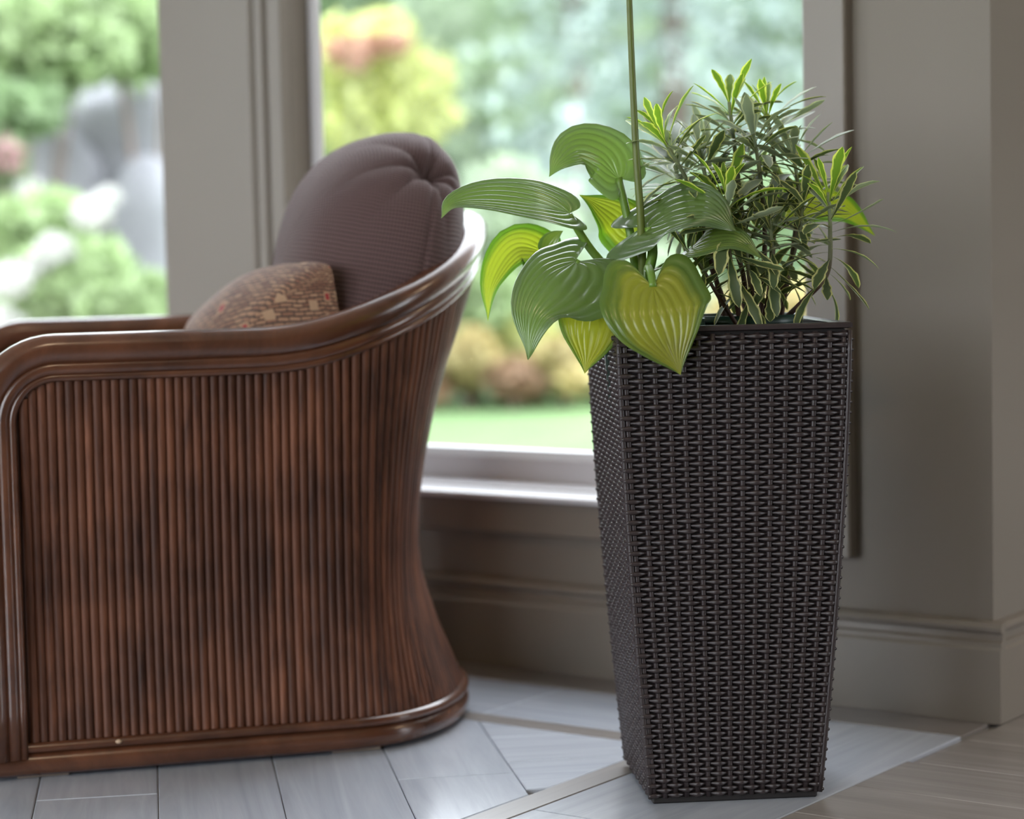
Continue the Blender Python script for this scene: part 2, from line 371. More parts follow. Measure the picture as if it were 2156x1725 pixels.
# unseen windows added to let in fill daylight
def fill_window(name, label, along, n, at0, at1, fix):
    w = struct(empty(name, (0, 0, 0))); w['label'] = label
    for k in range(n):
        p0 = lerp(at0, at1, k / n); p1 = lerp(at0, at1, (k + 1) / n)
        for q0, q1, z0, z1 in ((p0, p0 + .05, WIN_Z0, WIN_Z1), (p1 - .05, p1, WIN_Z0, WIN_Z1), (p0 + .05, p1 - .05, WIN_Z0, WIN_Z0 + .06), (p0 + .05, p1 - .05, WIN_Z1 - .06, WIN_Z1)):
            mb = MB()
            if along == 'a': abox(mb, q0, q1, fix - .03, fix + .03, z0, z1, .003)
            else: abox(mb, fix - .03, fix + .03, q0, q1, z0, z1, .003)
            mb.out('sash_frame', M['sash'], w, False)
        mb = MB()
        if along == 'a': abox(mb, p0 + .05, p1 - .05, fix - .003, fix + .003, WIN_Z0 + .06, WIN_Z1 - .06, 0)
        else: abox(mb, fix - .003, fix + .003, p0 + .05, p1 - .05, WIN_Z0 + .06, WIN_Z1 - .06, 0)
        mb.out('pane', M['glass'], w, False)
fill_window('fill_window_3', 'long fill window added in the left wall outside the view', 'b', 2, -2.55, -.75, A0 - .1)
fill_window('fill_window_4', 'fill window added behind the viewer at the left', 'a', 2, -5.5, -2.9, B0 - .1)

fill_window('fill_window_5', 'fill window added behind the viewer in the middle', 'a', 3, -2.5, .7, B0 - .1)
fill_window('fill_window_6', 'fill window added in the passage at the right outside the view', 'b', 2, 3.4, 5.4, A1 + .1)
# unseen lamps added to brighten the passage and warm the room
def lampmat():
    N = NT('warm_fill_lamp_glass'); N.b.inputs['Emission Color'].default_value = (1, .74, .48, 1); N.b.inputs['Emission Strength'].default_value = 26.; N.b.inputs['Base Color'].default_value = (.9, .85, .75, 1); return N.m
M['lamp'] = lampmat()
def fill_lamp(a, b, label):
    e = empty('fill_lamp', AB(a, b, H)); tag(e, label, 'lamp', 'added flush fill lamps')
    def rev(pr, n=28):
        V = [(r_ * math.cos(2 * PI * k / n), r_ * math.sin(2 * PI * k / n), z_) for k in range(n) for r_, z_ in pr]; m = len(pr)
        return V, [(k * m + i, ((k + 1) % n) * m + i, ((k + 1) % n) * m + i + 1, k * m + i + 1) for k in range(n) for i in range(m - 1)]
    V, F = rev([(.001, -.075), (.07, -.07), (.13, -.052), (.155, -.03)]); mk('glass_bowl', V, F, M['lamp'], e)
    V, F = rev([(.155, -.032), (.175, -.03), (.175, 0), (.001, 0)]); mk('mount', V, F, M['sash'], e)
fill_lamp(.6, 4.3, 'round warm fill lamp added in the passage at the right')
fill_lamp(-.6, .6, 'round warm fill lamp added over the middle of the room')

# baseboards with a moulded cap
BBP = [(0, 0), (.019, 0), (.019, .106), (.0155, .110), (.0155, .117), (.010, .1195), (.0095, .129), (.016, .134), (.017, .139), (.013, .1445), (0, .147)]
mb = MB(); profile_run(mb, BBP, AB(A0, WB, 0), AB(COR + .019, WB, 0), UZ, -DB)
o = struct(mb.out('baseboard_back', M['trim'], None, False)); o['label'] = 'moulded greige baseboard under the window'
mb = MB(); profile_run(mb, BBP, AB(COR, WB - .001, 0), AB(COR, B1, 0), UZ, DA)
o = struct(mb.out('baseboard_right', M['trim'], None, False)); o['label'] = 'moulded greige baseboard turning the corner'

# ------------------------------------------------------------------ floor
mb = MB(); abox(mb, A0 - .2, A1 + .2, B0 - .2, WB + .18, -.12, -.006, 0); abox(mb, COR - .18, A1 + .2, WB + .18, B1 + .2, -.12, -.006, 0)
floor = struct(mb.out('floor', M['floor_taupe'], None, False)); floor['label'] = 'grey and taupe parquet floor in diagonal fields with borders'
def clip(poly, nx, ny, c):
    """keep nx*x+ny*y<=c"""
    out = []
    for i in range(len(poly)):
        p, q = poly[i], poly[(i + 1) % len(poly)]
        dp, dq = nx * p[0] + ny * p[1] - c, nx * q[0] + ny * q[1] - c
        if dp <= 0: out.append(p)
        if (dp < 0 < dq) or (dq < 0 < dp):
            t = dp / (dp - dq); out.append((p[0] + (q[0] - p[0]) * t, p[1] + (q[1] - p[1]) * t))
    return out
def plank(poly, ang, mat):
    """poly in (a,b); ang: grain direction in the a,b frame"""
    ar = sum(poly[i][0] * poly[(i + 1) % len(poly)][1] - poly[(i + 1) % len(poly)][0] * poly[i][1] for i in range(len(poly))) / 2
    if abs(ar) < .0015: return
    if ar < 0: poly = poly[::-1]
    q = []
    for p in poly:
        if not q or math.hypot(p[0] - q[-1][0], p[1] - q[-1][1]) > .003: q.append(p)
    poly = q; n = len(poly)
    if n < 3: return
    cx = sum(p[0] for p in poly) / n; cy = sum(p[1] for p in poly) / n
    def inset(d):
        r = []
        for i in range(n):
            p0, p1, p2 = poly[i - 1], poly[i], poly[(i + 1) % n]
            e1 = Vector((p1[0] - p0[0], p1[1] - p0[1])).normalized(); e2 = Vector((p2[0] - p1[0], p2[1] - p1[1])).normalized()
            n1 = Vector((-e1.y, e1.x)); n2 = Vector((-e2.y, e2.x)); m = (n1 + n2); k = max(.35, (1 + n1.dot(n2)))
            m = m / k * d; r.append((p1[0] + m.x, p1[1] + m.y))
        return r
    c, s = math.cos(-ang), math.sin(-ang)
    loc = lambda p, z: (((p[0] - cx) * c - (p[1] - cy) * s), ((p[0] - cx) * s + (p[1] - cy) * c), z)
    A, B = inset(.0006), inset(.0022)
    V = [loc(p, -.012) for p in A] + [loc(p, -.0012) for p in A] + [loc(p, 0) for p in B]
    F = [tuple(range(n - 1, -1, -1)), tuple(range(2 * n, 3 * n))]
    for l in (0, n):
        F += [(l + i, l + (i + 1) % n, l + n + (i + 1) % n, l + n + i) for i in range(n)]
    o = mk('plank', V, F, M[mat], None, False)
    o.parent = floor; w = AB(cx, cy, 0)
    o.location = w; o.rotation_euler = (0, 0, RA + ang)
def rect_planks(a0, a1, b0, b1, width, length, along, mat, off=0., stag=.5, end=None):
    if along == 'a': p0, p1, q0, q1 = b0, b1, a0, a1
    else: p0, p1, q0, q1 = a0, a1, b0, b1
    k = 0; p = p0
    while p < p1 - .02:
        pe = min(p + width, p1)
        if p1 - pe < .02: pe = p1
        q = q0 - ((off + k * stag * length) % length)
        while q < q1:
            s, e = max(q, q0), min(q + length, q1)
            if e - s > .01:
                poly = [(s, p), (e, p), (e, pe), (s, pe)] if along == 'a' else [(p, s), (pe, s), (pe, e), (p, e)]
                plank(poly, 0 if along == 'a' else PI / 2, mat)
            q += length
        p = pe; k += 1
FL = -4.4
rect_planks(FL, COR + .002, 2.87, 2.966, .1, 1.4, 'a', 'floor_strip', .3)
rect_planks(FL, -1.645, 2.653, 2.87, .217, 1.2, 'a', 'floor_grey', 1.2 - ((-1.992 - FL) % 1.2))
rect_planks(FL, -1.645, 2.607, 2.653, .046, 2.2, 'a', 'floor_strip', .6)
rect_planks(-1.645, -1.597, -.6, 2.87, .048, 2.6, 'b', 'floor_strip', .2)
rect_planks(-1.597, -1.315, -.575, 2.87, .282, 1.4, 'b', 'floor_grey', 0.)
rect_planks(-1.315, 1.2, .65, 2.696, .1575, 1.6, 'a', 'floor_taupe', .5, .37)
rect_planks(-1.298, 1.2, 2.696, 5.0, .1575, 1.6, 'a', 'floor_taupe', .9, .37)
# diagonal field
S2 = math.sqrt(.5)
def to_ab(u, v): return ((u - v) * S2, (u + v) * S2)          # u: direction (1,1), v: direction (-1,1)
def field(poly):
    for nx, ny, c in ((1, 0, -1.645), (0, 1, 2.607), (-1, 0, -FL), (0, -1, -.4)):
        poly = clip(poly, nx, ny, c)
        if len(poly) < 3: return None
    return poly
PW = .2215 * S2
u1 = .64 * S2
for k in range(18):                                             # boards running towards the window's right end
    uu1 = u1 - k * PW; uu0 = uu1 - PW
    v = -1.0 - (k % 3) * .43
    while v < 6:
        p = field([to_ab(uu0, v), to_ab(uu1, v), to_ab(uu1, v + 1.3), to_ab(uu0, v + 1.3)])
        if p: plank(p, -PI / 4, 'floor_grey')
        v += 1.3
v1 = 4.19 * S2
for k in range(-14, 12):
    vv0 = v1 + k * PW; u = u1
    while u < 3:
        p = field([to_ab(u, vv0), to_ab(u + 1.3, vv0), to_ab(u + 1.3, vv0 + PW), to_ab(u, vv0 + PW)])
        if p: plank(p, PI / 4, 'floor_grey')
        u += 1.3

# ------------------------------------------------------------------ planter
PX, PY, PR, PH = .2609, 2.8656, .0904, .6
planter = empty('planter', (PX, PY, 0), PR)
tag(planter, 'tall square tapered dark brown woven planter standing on the parquet', 'planter')
WT, WBT = .1455, .1090
def hw(z):
    h = max(0, min(1, z / PH)); return WBT + (WT - WBT) * (1 - (1 - h) ** 1.45)
def ring_surface(mb, zs, off, flip=False):
    V = []; F = []
    for z in zs:
        w = hw(z) + off
        V += [(-w, -w, z), (w, -w, z), (w, w, z), (-w, w, z)]
    for i in range(len(zs) - 1):
        for j in range(4):
            k = (j + 1) % 4; f = (i * 4 + j, i * 4 + k, i * 4 + 4 + k, i * 4 + 4 + j)
            F.append(f[::-1] if flip else f)
    mb.add(V, F)
zs = [.006 + i * (.592 - .006) / 24 for i in range(25)]
mb = MB(); ring_surface(mb, zs, -.0075); ring_surface(mb, zs[2:], -.013, True)
mb.add([(-.1, -.1, .006), (.1, -.1, .006), (.1, .1, .006), (-.1, .1, .006)], [(3, 2, 1, 0)])
mb.out('core', M['resin_in'], planter, False)
# rim: square ring with rounded lip
mb = MB(); V = []; F = []
rp = [(-.0135, .585), (-.0135, .598), (-.012, .600), (-.001, .600), (.0005, .598), (.0005, .5938), (-.004, .5925)]
NR = len(rp)
for k, (sx, sy) in enumerate(((-1, -1), (1, -1), (1, 1), (-1, 1))):
    V += [(sx * (WT + o_), sy * (WT + o_), z) for o_, z in rp]
for k in range(4):
    for i in range(NR - 1): F.append((k * NR + i, ((k + 1) % 4) * NR + i, ((k + 1) % 4) * NR + i + 1, k * NR + i + 1))
mb.add(V, F); mb.out('rim', M['resin'], planter, False)
mb = MB(); V, F = cbox(-WBT + .004, WBT - .004, -WBT + .004, WBT - .004, 0, .010, .002); mb.add(V, F); mb.out('foot', M['resin_in'], planter, False)
NC = 16; ROWP = .00645; NROW = 90; AMP = .0030
def face_pts(k, c, z, dep):
    """face k, position c in 0..NC, height z, depth out of the face"""
    w = hw(z); s = -w + 2 * w * c / NC; s = max(-w, min(w, s))
    x, y = s, -(w + dep)
    for _ in range(k): x, y = -y, x
    return Vector((x, y, z))
SEG = 6
for rrow in range(NROW):
    z = .0115 + rrow * ROWP; sg = 1 if rrow % 2 == 0 else -1
    V = []; F = []; ncs = 6
    tot = 4 * NC * SEG
    for k in range(4):
        for i in range(NC * SEG):
            c = i / SEG; wv = sg * math.sin(PI * c); near = min(c, NC - c)
            dep = -.0028 + AMP * wv
            hh = .00340 * (.66 + .34 * max(0, wv) ** .7); dd = .0021
            if near < .5: dep = lerp(.0006 if sg > 0 else -.0042, dep, near / .5)
            for j in range(ncs):
                t = 2 * PI * j / ncs + PI / 6
                p = face_pts(k, c, z, dep + dd * math.cos(t)); p.z += hh * math.sin(t)
                V.append(p)
    for i in range(tot):
        i2 = (i + 1) % tot
        for j in range(ncs):
            j2 = (j + 1) % ncs
            F.append((i * ncs + j, i2 * ncs + j, i2 * ncs + j2, i * ncs + j2))
    mk('weave_strand', V, F, M['resin'], planter)
zz = [.008 + i * (.590 - .008) / 22 for i in range(23)]
for k in range(4):
    for q in range(NC):
        V, F, UV = tube([face_pts(k, q + .5, z, -.0032) for z in zz], .0033, 7)
        mk('stake', V, F, M['resin'], planter)
    V, F, UV = tube([face_pts(k, 0, z, -.0022) + (Matrix.Rotation(k * PI / 2, 3, 'Z') @ Vector((.0022, 0, 0))) for z in zz], .0034, 8)
    mk('corner_post', V, F, M['resin'], planter)

# ------------------------------------------------------------------ plants in the planter
def pot(parent, c, r, z0, z1):
    mb = MB(); pr = [(r * .80, z0), (r * .97, z1 - .018), (r, z1 - .018), (r, z1), (r - .004, z1), (r - .006, z1 - .012)]
    n = 40; V = []; F = []
    for a in range(n):
        t = 2 * PI * a / n
        V += [(c[0] + q * math.cos(t), c[1] + q * math.sin(t), z) for q, z in pr]
    m = len(pr)
    for a in range(n):
        b = (a + 1) % n
        F += [(a * m + i, b * m + i, b * m + i + 1, a * m + i + 1) for i in range(m - 1)]
    F.append(tuple(a * m for a in range(n - 1, -1, -1)))
    mb.add(V, F); mb.out('nursery_pot', M['pot'], parent)
    V = []; F = []; R = 7
    V.append((c[0], c[1], z1 - .003))
    for i in range(1, R + 1):
        for a in range(n):
            t = 2 * PI * a / n; q = (r - .005) * i / R
            V.append((c[0] + q * math.cos(t), c[1] + q * math.sin(t), z1 - .006 + random.uniform(-.003, .004)))
    F = [(0, 1 + a, 1 + (a + 1) % n) for a in range(n)]
    for i in range(R - 1):
        for a in range(n):
            b = (a + 1) % n; F.append((1 + i * n + a, 1 + (i + 1) * n + a, 1 + (i + 1) * n + b, 1 + i * n + b))
    mk('soil', V, F, M['soil'], parent)

hosta = empty('hosta', (0, 0, 0))
tag(hosta, 'broad-leaved hosta with ribbed heart-shaped leaves hanging over the planter rim', 'plant')
pot(hosta, (.180, 2.815), .066, .44, .606)
OUTL = [(0, 0), (.20, -.11), (.40, -.085), (.5, .10), (.487, .29), (.385, .51), (.215, .735), (.072, .90), (0, 1.)]
def outline(s):
    q = catmull([(x, y, 0) for x, y in OUTL], 64)
    k = s * 64; i = min(int(k), 63); return q[i].lerp(q[i + 1], k - i)
_OUT = catmull([(x, y, 0) for x, y in OUTL], 64)
def hosta_leaf(mid, n0, n1, width, mat, lobe=1., fold=.25, cup=0., rip=.0011, wavy=.0, wfreq=3., veins=7, name='leaf', ns=30, nt=60, asym=0., edroop=0.):
    C = catmull(mid, 60); L = sum((C[i + 1] - C[i]).length for i in range(60))
    n0, n1 = Vector(n0).normalized(), Vector(n1).normalized()
    def frame(v):
        k = max(0, min(1, v)) * 60; i = min(int(k), 59)
        p = C[i].lerp(C[i + 1], k - i)
        T = (C[min(i + 2, 60)] - C[max(i - 1, 0)]).normalized()
        if v < 0: p = C[0] + (C[1] - C[0]).normalized() * v * L
        N = n0.lerp(n1, max(0, min(1, v))); N = (N - T * N.dot(T)).normalized()
        return p, T, N, T.cross(N)
    V = []; UV = []; F = []
    for i in range(ns + 1):
        s = i / ns; s = s * s * (3 - 2 * s) * .35 + s * .65
        k = s * 64; ii = min(int(k), 63); o = _OUT[ii].lerp(_OUT[ii + 1], k - ii)
        uo, vo = o.x, o.y * (lobe if o.y < 0 else 1)
        for j in range(nt + 1):
            t = j / nt * 2 - 1; at = abs(t)
            v = lerp(s, vo, at ** 1.35)
            wd = width * (1 + (asym if t > 0 else -asym))
            x = t * uo * wd
            p, T, N, S = frame(v)
            hwid = uo * width
            amp = rip * min(1, hwid / (.25 * width)) * (1 if s < .97 else .3)
            h = amp * (abs(math.cos(PI * (veins * at + .5))) ** .6 - .6)
            h += abs(x) * math.tan(fold) + cup * (x / width) ** 2 * width + wavy * math.sin(wfreq * 2 * PI * s + (1.2 if t > 0 else 0)) * at ** 2.5
            h -= edroop * width * at ** 3 * (1 - s)
            V.append(p + S * x + N * h); UV.append((t * .5 + .5, s))
    w = nt + 1
    for i in range(ns):
        for j in range(nt): F.append((i * w + j, i * w + j + 1, (i + 1) * w + j + 1, (i + 1) * w + j))
    return mk(name, V, F, M[mat], hosta, True, UV)
def petiole(pts, r0, r1, mat='petiole', name='leaf_stalk'):
    P = catmull(pts, 20); V, F, UV = tube(P, [lerp(r0, r1, i / 20) for i in range(21)], 8)
    return mk(name, V, F, M[mat], hosta, True, UV)
CR = Vector((.172, 2.825, .595))
hosta_leaf([(0.1421,2.8500,0.7843), (0.1214,2.8500,0.8106), (0.0922,2.8350,0.8208), (0.0687,2.8200,0.8076), (0.0527,2.8150,0.7870)], (.10, -.88, .46), (-.3, -.9, .3), .080, 'hosta_dark', 1.3, .04, rip=.0014, veins=5, asym=.12)
petiole([CR, (0.1607,2.8400,0.6731), (0.1526,2.8500,0.7305), (0.1415,2.8500,0.7855)], .0062, .0050)
hosta_leaf([(0.0782,2.8200,0.7413), (0.0361,2.7850,0.7529), (-0.0225,2.7550,0.7606), (-0.0654,2.7350,0.7559), (-0.0812,2.7250,0.7371)], (.05, -.84, .54), (-.3, -.7, .6), .066, 'hosta_dark', 1.0, .12, rip=.0014, veins=5, asym=.12)
petiole([CR, (0.1311,2.8300,0.6606), (0.1017,2.8300,0.6985), (0.0770,2.8200,0.7396)], .0060, .0048)
hosta_leaf([(0.0525,2.9100,0.6914), (0.0088,2.9100,0.6991), (-0.0223,2.9000,0.6567), (-0.0289,2.8900,0.6048)], (.1, -.78, .6), (-.7, -.7, .1), .066, 'hosta_lit', .7, .18, rip=.0009, veins=5)
petiole([CR, (0.1386,2.8700,0.6368), (0.0917,2.9100,0.6739), (0.0525,2.9100,0.6914)], .0042, .0030)
hosta_leaf([(0.0485,2.8850,0.6946), (0.0530,2.8850,0.7055), (0.0611,2.8850,0.7139), (0.0710,2.8850,0.7198)], (.3, -.9, .2), (.2, -.9, .3), .027, 'hosta_mid', .5, .15, rip=.0004, veins=3, ns=14, nt=24)
hosta_leaf([(0.0833,2.7900,0.6806), (0.0503,2.7550,0.6599), (0.0235,2.7300,0.6220), (0.0210,2.7150,0.5629)], (.0, -.80, .60), (-.30, -.95, .05), .128, 'hosta_dark', 2.6, .03, rip=.0019, veins=6, cup=-.25, wavy=.003, asym=-.33)
petiole([CR, (0.1410,2.8000,0.6264), (0.1063,2.8100,0.6656), (0.0833,2.7900,0.6806)], .0055, .0042)
hosta_leaf([(0.1067,2.7750,0.6301), (0.1003,2.7570,0.6049), (0.0959,2.7500,0.5730), (0.0905,2.7450,0.5429)], (.15, -.97, .2), (0, -1, .1), .092, 'hosta_gold', 2.6, .15, rip=.0017, veins=5)
petiole([CR, (0.1471,2.8000,0.6381), (0.1233,2.8000,0.6398), (0.1067,2.7750,0.6301)], .0050, .0040)
hosta_leaf([(0.1746,2.7150,0.6487), (0.1787,2.6900,0.6171), (0.1904,2.6850,0.5798), (0.2043,2.6870,0.5421)], (.03, -.94, .34), (.0, -1, .05), .134, 'hosta_gold', 3.4, .05, rip=.0018, veins=6, cup=-.12)
petiole([CR, (0.1741,2.7900,0.6496), (0.1714,2.7600,0.6702), (0.1732,2.7350,0.6652), (0.1746,2.7150,0.6487)], .0062, .0048)
hosta_leaf([(0.1759,2.8000,0.7218), (0.2093,2.7750,0.7362), (0.2483,2.7500,0.7374), (0.2826,2.7350,0.7104)], (-.12, -.68, .72), (.1, -.72, .68), .106, 'hosta_dark', 4.0, .05, rip=.0017, veins=5, wavy=.005, wfreq=2., asym=-.15)
petiole([CR, (0.1749,2.8000,0.6613), (0.1802,2.8000,0.6909), (0.1759,2.8000,0.7218)], .0072, .0060)
hosta_leaf([(0.1557,2.8800,0.7095), (0.1425,2.8900,0.7342), (0.1187,2.9000,0.7520), (0.0927,2.9050,0.7661)], (-.45, -.62, .65), (-.2, -.6, .8), .070, 'hosta_lit', 2.2, .12, rip=.0010, veins=5)
petiole([CR, (0.1659,2.8600,0.6607), (0.1632,2.8800,0.6849), (0.1557,2.8800,0.7095)], .0055, .0042)
hosta_leaf([(0.2069,2.8100,0.6772), (0.2357,2.7800,0.6957), (0.2780,2.7600,0.7036), (0.3118,2.7500,0.6795)], (-.1, -.30, .95), (.2, -.7, .6), .088, 'hosta_mid', 1.2, .12, rip=.0013, veins=5)
petiole([CR, (0.1896,2.8100,0.6430), (0.1959,2.8100,0.6637), (0.2069,2.8100,0.6772)], .0050, .0040)
hosta_leaf([(0.3614,2.9850,0.7402), (0.4033,2.9900,0.7520), (0.4523,3.0000,0.7404), (0.4921,3.0000,0.7046)], (-.05, -.72, .68), (.2, -.9, .3), .076, 'hosta_lit', 1.2, .1, rip=.0009, veins=5)
petiole([CR + Vector((.02, .03, 0)), (0.2539,2.9300,0.6454), (0.3086,2.9700,0.7002), (0.3614,2.9850,0.7402)], .0042, .0030)
P = catmull([CR, (0.1686,2.8150,0.6553), (0.1660,2.8000,0.7327), (0.1611,2.8000,0.8273), (0.1564,2.8000,1.0033), (0.1563,2.8000,1.0964)], 40)
V, F, UV = tube(P, [lerp(.0062, .0033, i / 40) for i in range(41)], 10)
stalk = mk('flower_stalk', V, F, M['scape'], hosta, True, UV)
for i in range(7):                                             # closed buds above the picture's edge
    b0 = P[40] - UZ * (.045 - .008 * i); an = i * 2.4
    dirv = Vector((math.cos(an) * .6, math.sin(an) * .6, .5)).normalized()
    V, F, UV = tube([b0 + dirv * k * .007 for k in range(5)], [.001, .003, .0045, .0035, .0008], 7)
    mk('bud', V, F, M['petiole'], stalk)

spurge = empty('spurge', (0, 0, 0))
tag(spurge, 'bushy spurge with narrow cream-edged leaves at the right of the planter', 'plant')
pot(spurge, (.304, 2.893), .074, .44, .607)
EPROF = [(0, .10), (.12, .16), (.3, .42), (.5, .78), (.68, 1.0), (.82, .96), (.92, .68), (1., .06)]
EU = {}
for mt in ('eu_old', 'eu_silver', 'eu_new'):
    EU[mt] = []
    for vr in range(5):
        rs = random.Random(vr * 7 + len(mt)); bend = (.1, .28, .5, .8, -.15)[vr]; tw = rs.uniform(-.4, .4); V = []; F = []; UV = []
        ns, nt = 16, 4
        for i in range(ns + 1):
            s = i / ns; a = bend * s * 1.4
            y = math.sin(a) / (bend * 1.4) if abs(bend) > .01 else s; zc = -(1 - math.cos(a)) / (bend * 1.4)
            w = table(EPROF, s) * .088 * (1 + .12 * math.sin(s * 26 + vr) * (s > .35))
            for j in range(nt + 1):
                t = j / nt * 2 - 1; q = tw * s
                x, z = t * w * math.cos(q), zc + t * w * math.sin(q) + abs(t) * w * .28
                V.append((x, y, z)); UV.append((t * .5 + .5, s))
        for i in range(ns):
            for j in range(nt): k = i * (nt + 1) + j; F.append((k, k + 1, k + nt + 2, k + nt + 1))
        o = mk('leaf', V, F, M[mt], None, True, UV); me = o.data; bpy.data.objects.remove(o); EU[mt].append(me)
NLEAF = [0]; MASS = {k: [] for k in EU}
def shoot(pts, n, f0, ln=.072, seed=0, r=.0038, top='eu_new', droop=1., side='eu_old', extra=0):
    rs = random.Random(seed); P = catmull(pts, 40)
    V, F, UV = tube(P, [lerp(r, r * .62, i / 40) for i in range(41)], 7)
    st = mk('stem', V, F, M['eu_stem'], spurge, True, UV)
    ph = rs.uniform(0, 6)
    for i in range(n + extra):
        if i == n: ph = rs.uniform(0, 6)
        q = i / max(1, n - 1) if i < n else (i - n + .5) / extra * .8; fr = lerp(f0, .995, q ** .8)
        k = fr * 40; ii = min(int(k), 39); p = P[ii].lerp(P[ii + 1], k - ii)
        T = (P[min(ii + 1, 40)] - P[max(ii - 1, 0)]).normalized(); T = (T * .6 + UZ * .4).normalized()
        ph += 2.39996 + rs.uniform(-.25, .25)
        A = T.orthogonal().normalized(); Bv = T.cross(A); rad = A * math.cos(ph) + Bv * math.sin(ph)
        el = lerp(122 * droop, 16, q ** 1.1) + rs.uniform(-12, 12)      # angle from the stem direction
        D = (T * math.cos(math.radians(el)) + rad * math.sin(math.radians(el))).normalized()
        Nn = (T - D * T.dot(D))
        if Nn.length < .05: Nn = -rad
        Nn.normalize(); X = D.cross(Nn)
        le = ln * (lerp(.95, 1.08, q) if q < .8 else lerp(1.08, .62, (q - .8) / .2)) * rs.uniform(.8, 1.15)
        mt = top if q > .72 else ('eu_silver' if (D.z > .05 and rs.random() < .55) else side)
        vr = rs.choice((0, 1, 1, 2)) if q > .6 else rs.choice((0, 1, 2, 3, 2, 4))
        m = Matrix((X, D, Nn)).transposed().to_4x4() @ Matrix.Rotation(rs.uniform(-.3, .3), 4, 'Y')
        wsc = rs.uniform(.85, 1.15)
        m = Matrix.Translation(p) @ m @ Matrix.Diagonal((le * wsc, le, le, 1))
        if i < n: inst('leaf', EU[mt][vr], st, m); NLEAF[0] += 1
        else: MASS[mt].append((vr, m.copy()))
    return st
shoot([(0.3408,2.8600,0.5913), (0.3733,2.8450,0.6233), (0.4037,2.8350,0.6590), (0.4072,2.8300,0.7160), (0.4053,2.8300,0.7609)], 36, .40, .080, 1)
shoot([(0.2936,2.8400,0.5918), (0.2823,2.8100,0.6470), (0.2723,2.7900,0.7126), (0.2707,2.7850,0.7586)], 30, .36, .086, 2, extra=6)
shoot([(0.3220,2.8500,0.5909), (0.3306,2.8300,0.6456), (0.3313,2.8200,0.6936), (0.3287,2.8150,0.7282)], 24, .30, .076, 3, top='eu_old', extra=10)
shoot([(0.3184,2.9000,0.5903), (0.3074,2.9000,0.6940), (0.2966,2.9000,0.8045), (0.2885,2.9000,0.8809)], 26, .55, .074, 4, extra=20)
shoot([(0.3223,2.8800,0.5910), (0.3288,2.8700,0.7058), (0.3226,2.8600,0.7844), (0.3154,2.8550,0.8325)], 24, .50, .078, 5, top='eu_silver', extra=22)
shoot([(0.2774,2.8600,0.5914), (0.2594,2.8500,0.6709), (0.2328,2.8400,0.7677), (0.1906,2.8300,0.8447)], 28, .50, .074, 6, extra=18)
shoot([(0.3354,2.9300,0.5888), (0.3494,2.9400,0.7180), (0.3494,2.9400,0.8173), (0.3401,2.9400,0.8719)], 22, .60, .072, 7, extra=20)
shoot([(0.3516,2.9200,0.5889), (0.3703,2.9100,0.6927), (0.3760,2.9000,0.7662), (0.3692,2.9000,0.8164)], 20, .50, .074, 8, top='eu_silver', extra=22)
shoot([(0.2906,2.9000,0.5897), (0.2529,2.9100,0.6952), (0.2291,2.9100,0.7572), (0.2175,2.9100,0.8035)], 20, .45, .072, 9, top='eu_silver', side='eu_silver', extra=24)
shoot([(0.3048,2.8600,0.5909), (0.2957,2.8500,0.6702), (0.2615,2.8600,0.7555), (0.2443,2.8600,0.8222)], 22, .48, .076, 10, top='eu_silver', extra=22)
shoot([(0.3357,2.8900,0.5891), (0.3536,2.8800,0.6442), (0.3714,2.8700,0.7049), (0.3773,2.8650,0.7471)], 16, .40, .072, 11, top='eu_old', extra=14)
shoot([(0.2886,2.8200,0.5927), (0.2603,2.8000,0.6357), (0.2391,2.7900,0.6720), (0.2187,2.7900,0.6960)], 8, .35, .060, 12, top='eu_old', r=.0028)
shoot([(0.3137,2.8300,0.5918), (0.3071,2.8200,0.6343), (0.3005,2.8100,0.6705), (0.2980,2.8100,0.7062)], 14, .30, .070, 13, top='eu_old', r=.0028, extra=10)
shoot([(0.3185,2.9300,0.5880), (0.2823,2.9600,0.6945), (0.2718,2.9700,0.7701), (0.2664,2.9700,0.8328)], 10, .45, .072, 14, top='eu_silver', side='eu_silver', extra=24)
for mt, items in MASS.items():
    mb = MB()
    for vr, m in items:
        me = EU[mt][vr]; uvl = me.uv_layers[0].data; uvv = {}
        for lp in me.loops: uvv[lp.vertex_index] = tuple(uvl[lp.index].uv)
        mb.add([m @ v.co for v in me.vertices], [tuple(f.vertices) for f in me.polygons], [uvv[k] for k in range(len(me.vertices))])
    o = mb.out('inner_leaves', M[mt], spurge); o['kind'] = 'stuff'

# ------------------------------------------------------------------ rattan armchair (x: towards the back, y: towards the far arm)
CA = math.radians(15)
chair = empty('armchair', (-.678, 2.945, 0), CA)
tag(chair, 'dark stained rattan tub armchair with ribbed reed sides and curved rail', 'armchair')
CY = .355
RT = [(0, .577), (.14, .588), (.35, .609), (.52, .629), (.70, .652), (.9, .676), (1.1, .706), (1.3, .730), (1.57, .742)]
def rail_z(t): return table(RT, t if t <= PI / 2 else PI - t)
def loop(xs, cx, ex, cy, ey, zf, n_s=16, n_c=40):
    """U-shaped plan: near side, round back, far side -> [(pos, outward)]"""
    out = []
    for i in range(n_s): out.append((Vector((lerp(xs, cx, i / n_s), cy - ey, zf(0))), Vector((0, -1, 0))))
    for i in range(n_c + 1):
        t = PI * i / n_c
        nv = Vector((math.sin(t) / ex, -math.cos(t) / ey, 0)).normalized()
        out.append((Vector((cx + ex * math.sin(t), cy - ey * math.cos(t), zf(t))), nv))
    for i in range(1, n_s + 1): out.append((Vector((lerp(cx, xs, i / n_s), cy + ey, zf(0))), Vector((0, 1, 0))))
    return out
ACX, ACZ, ACR = .075, .480, .097
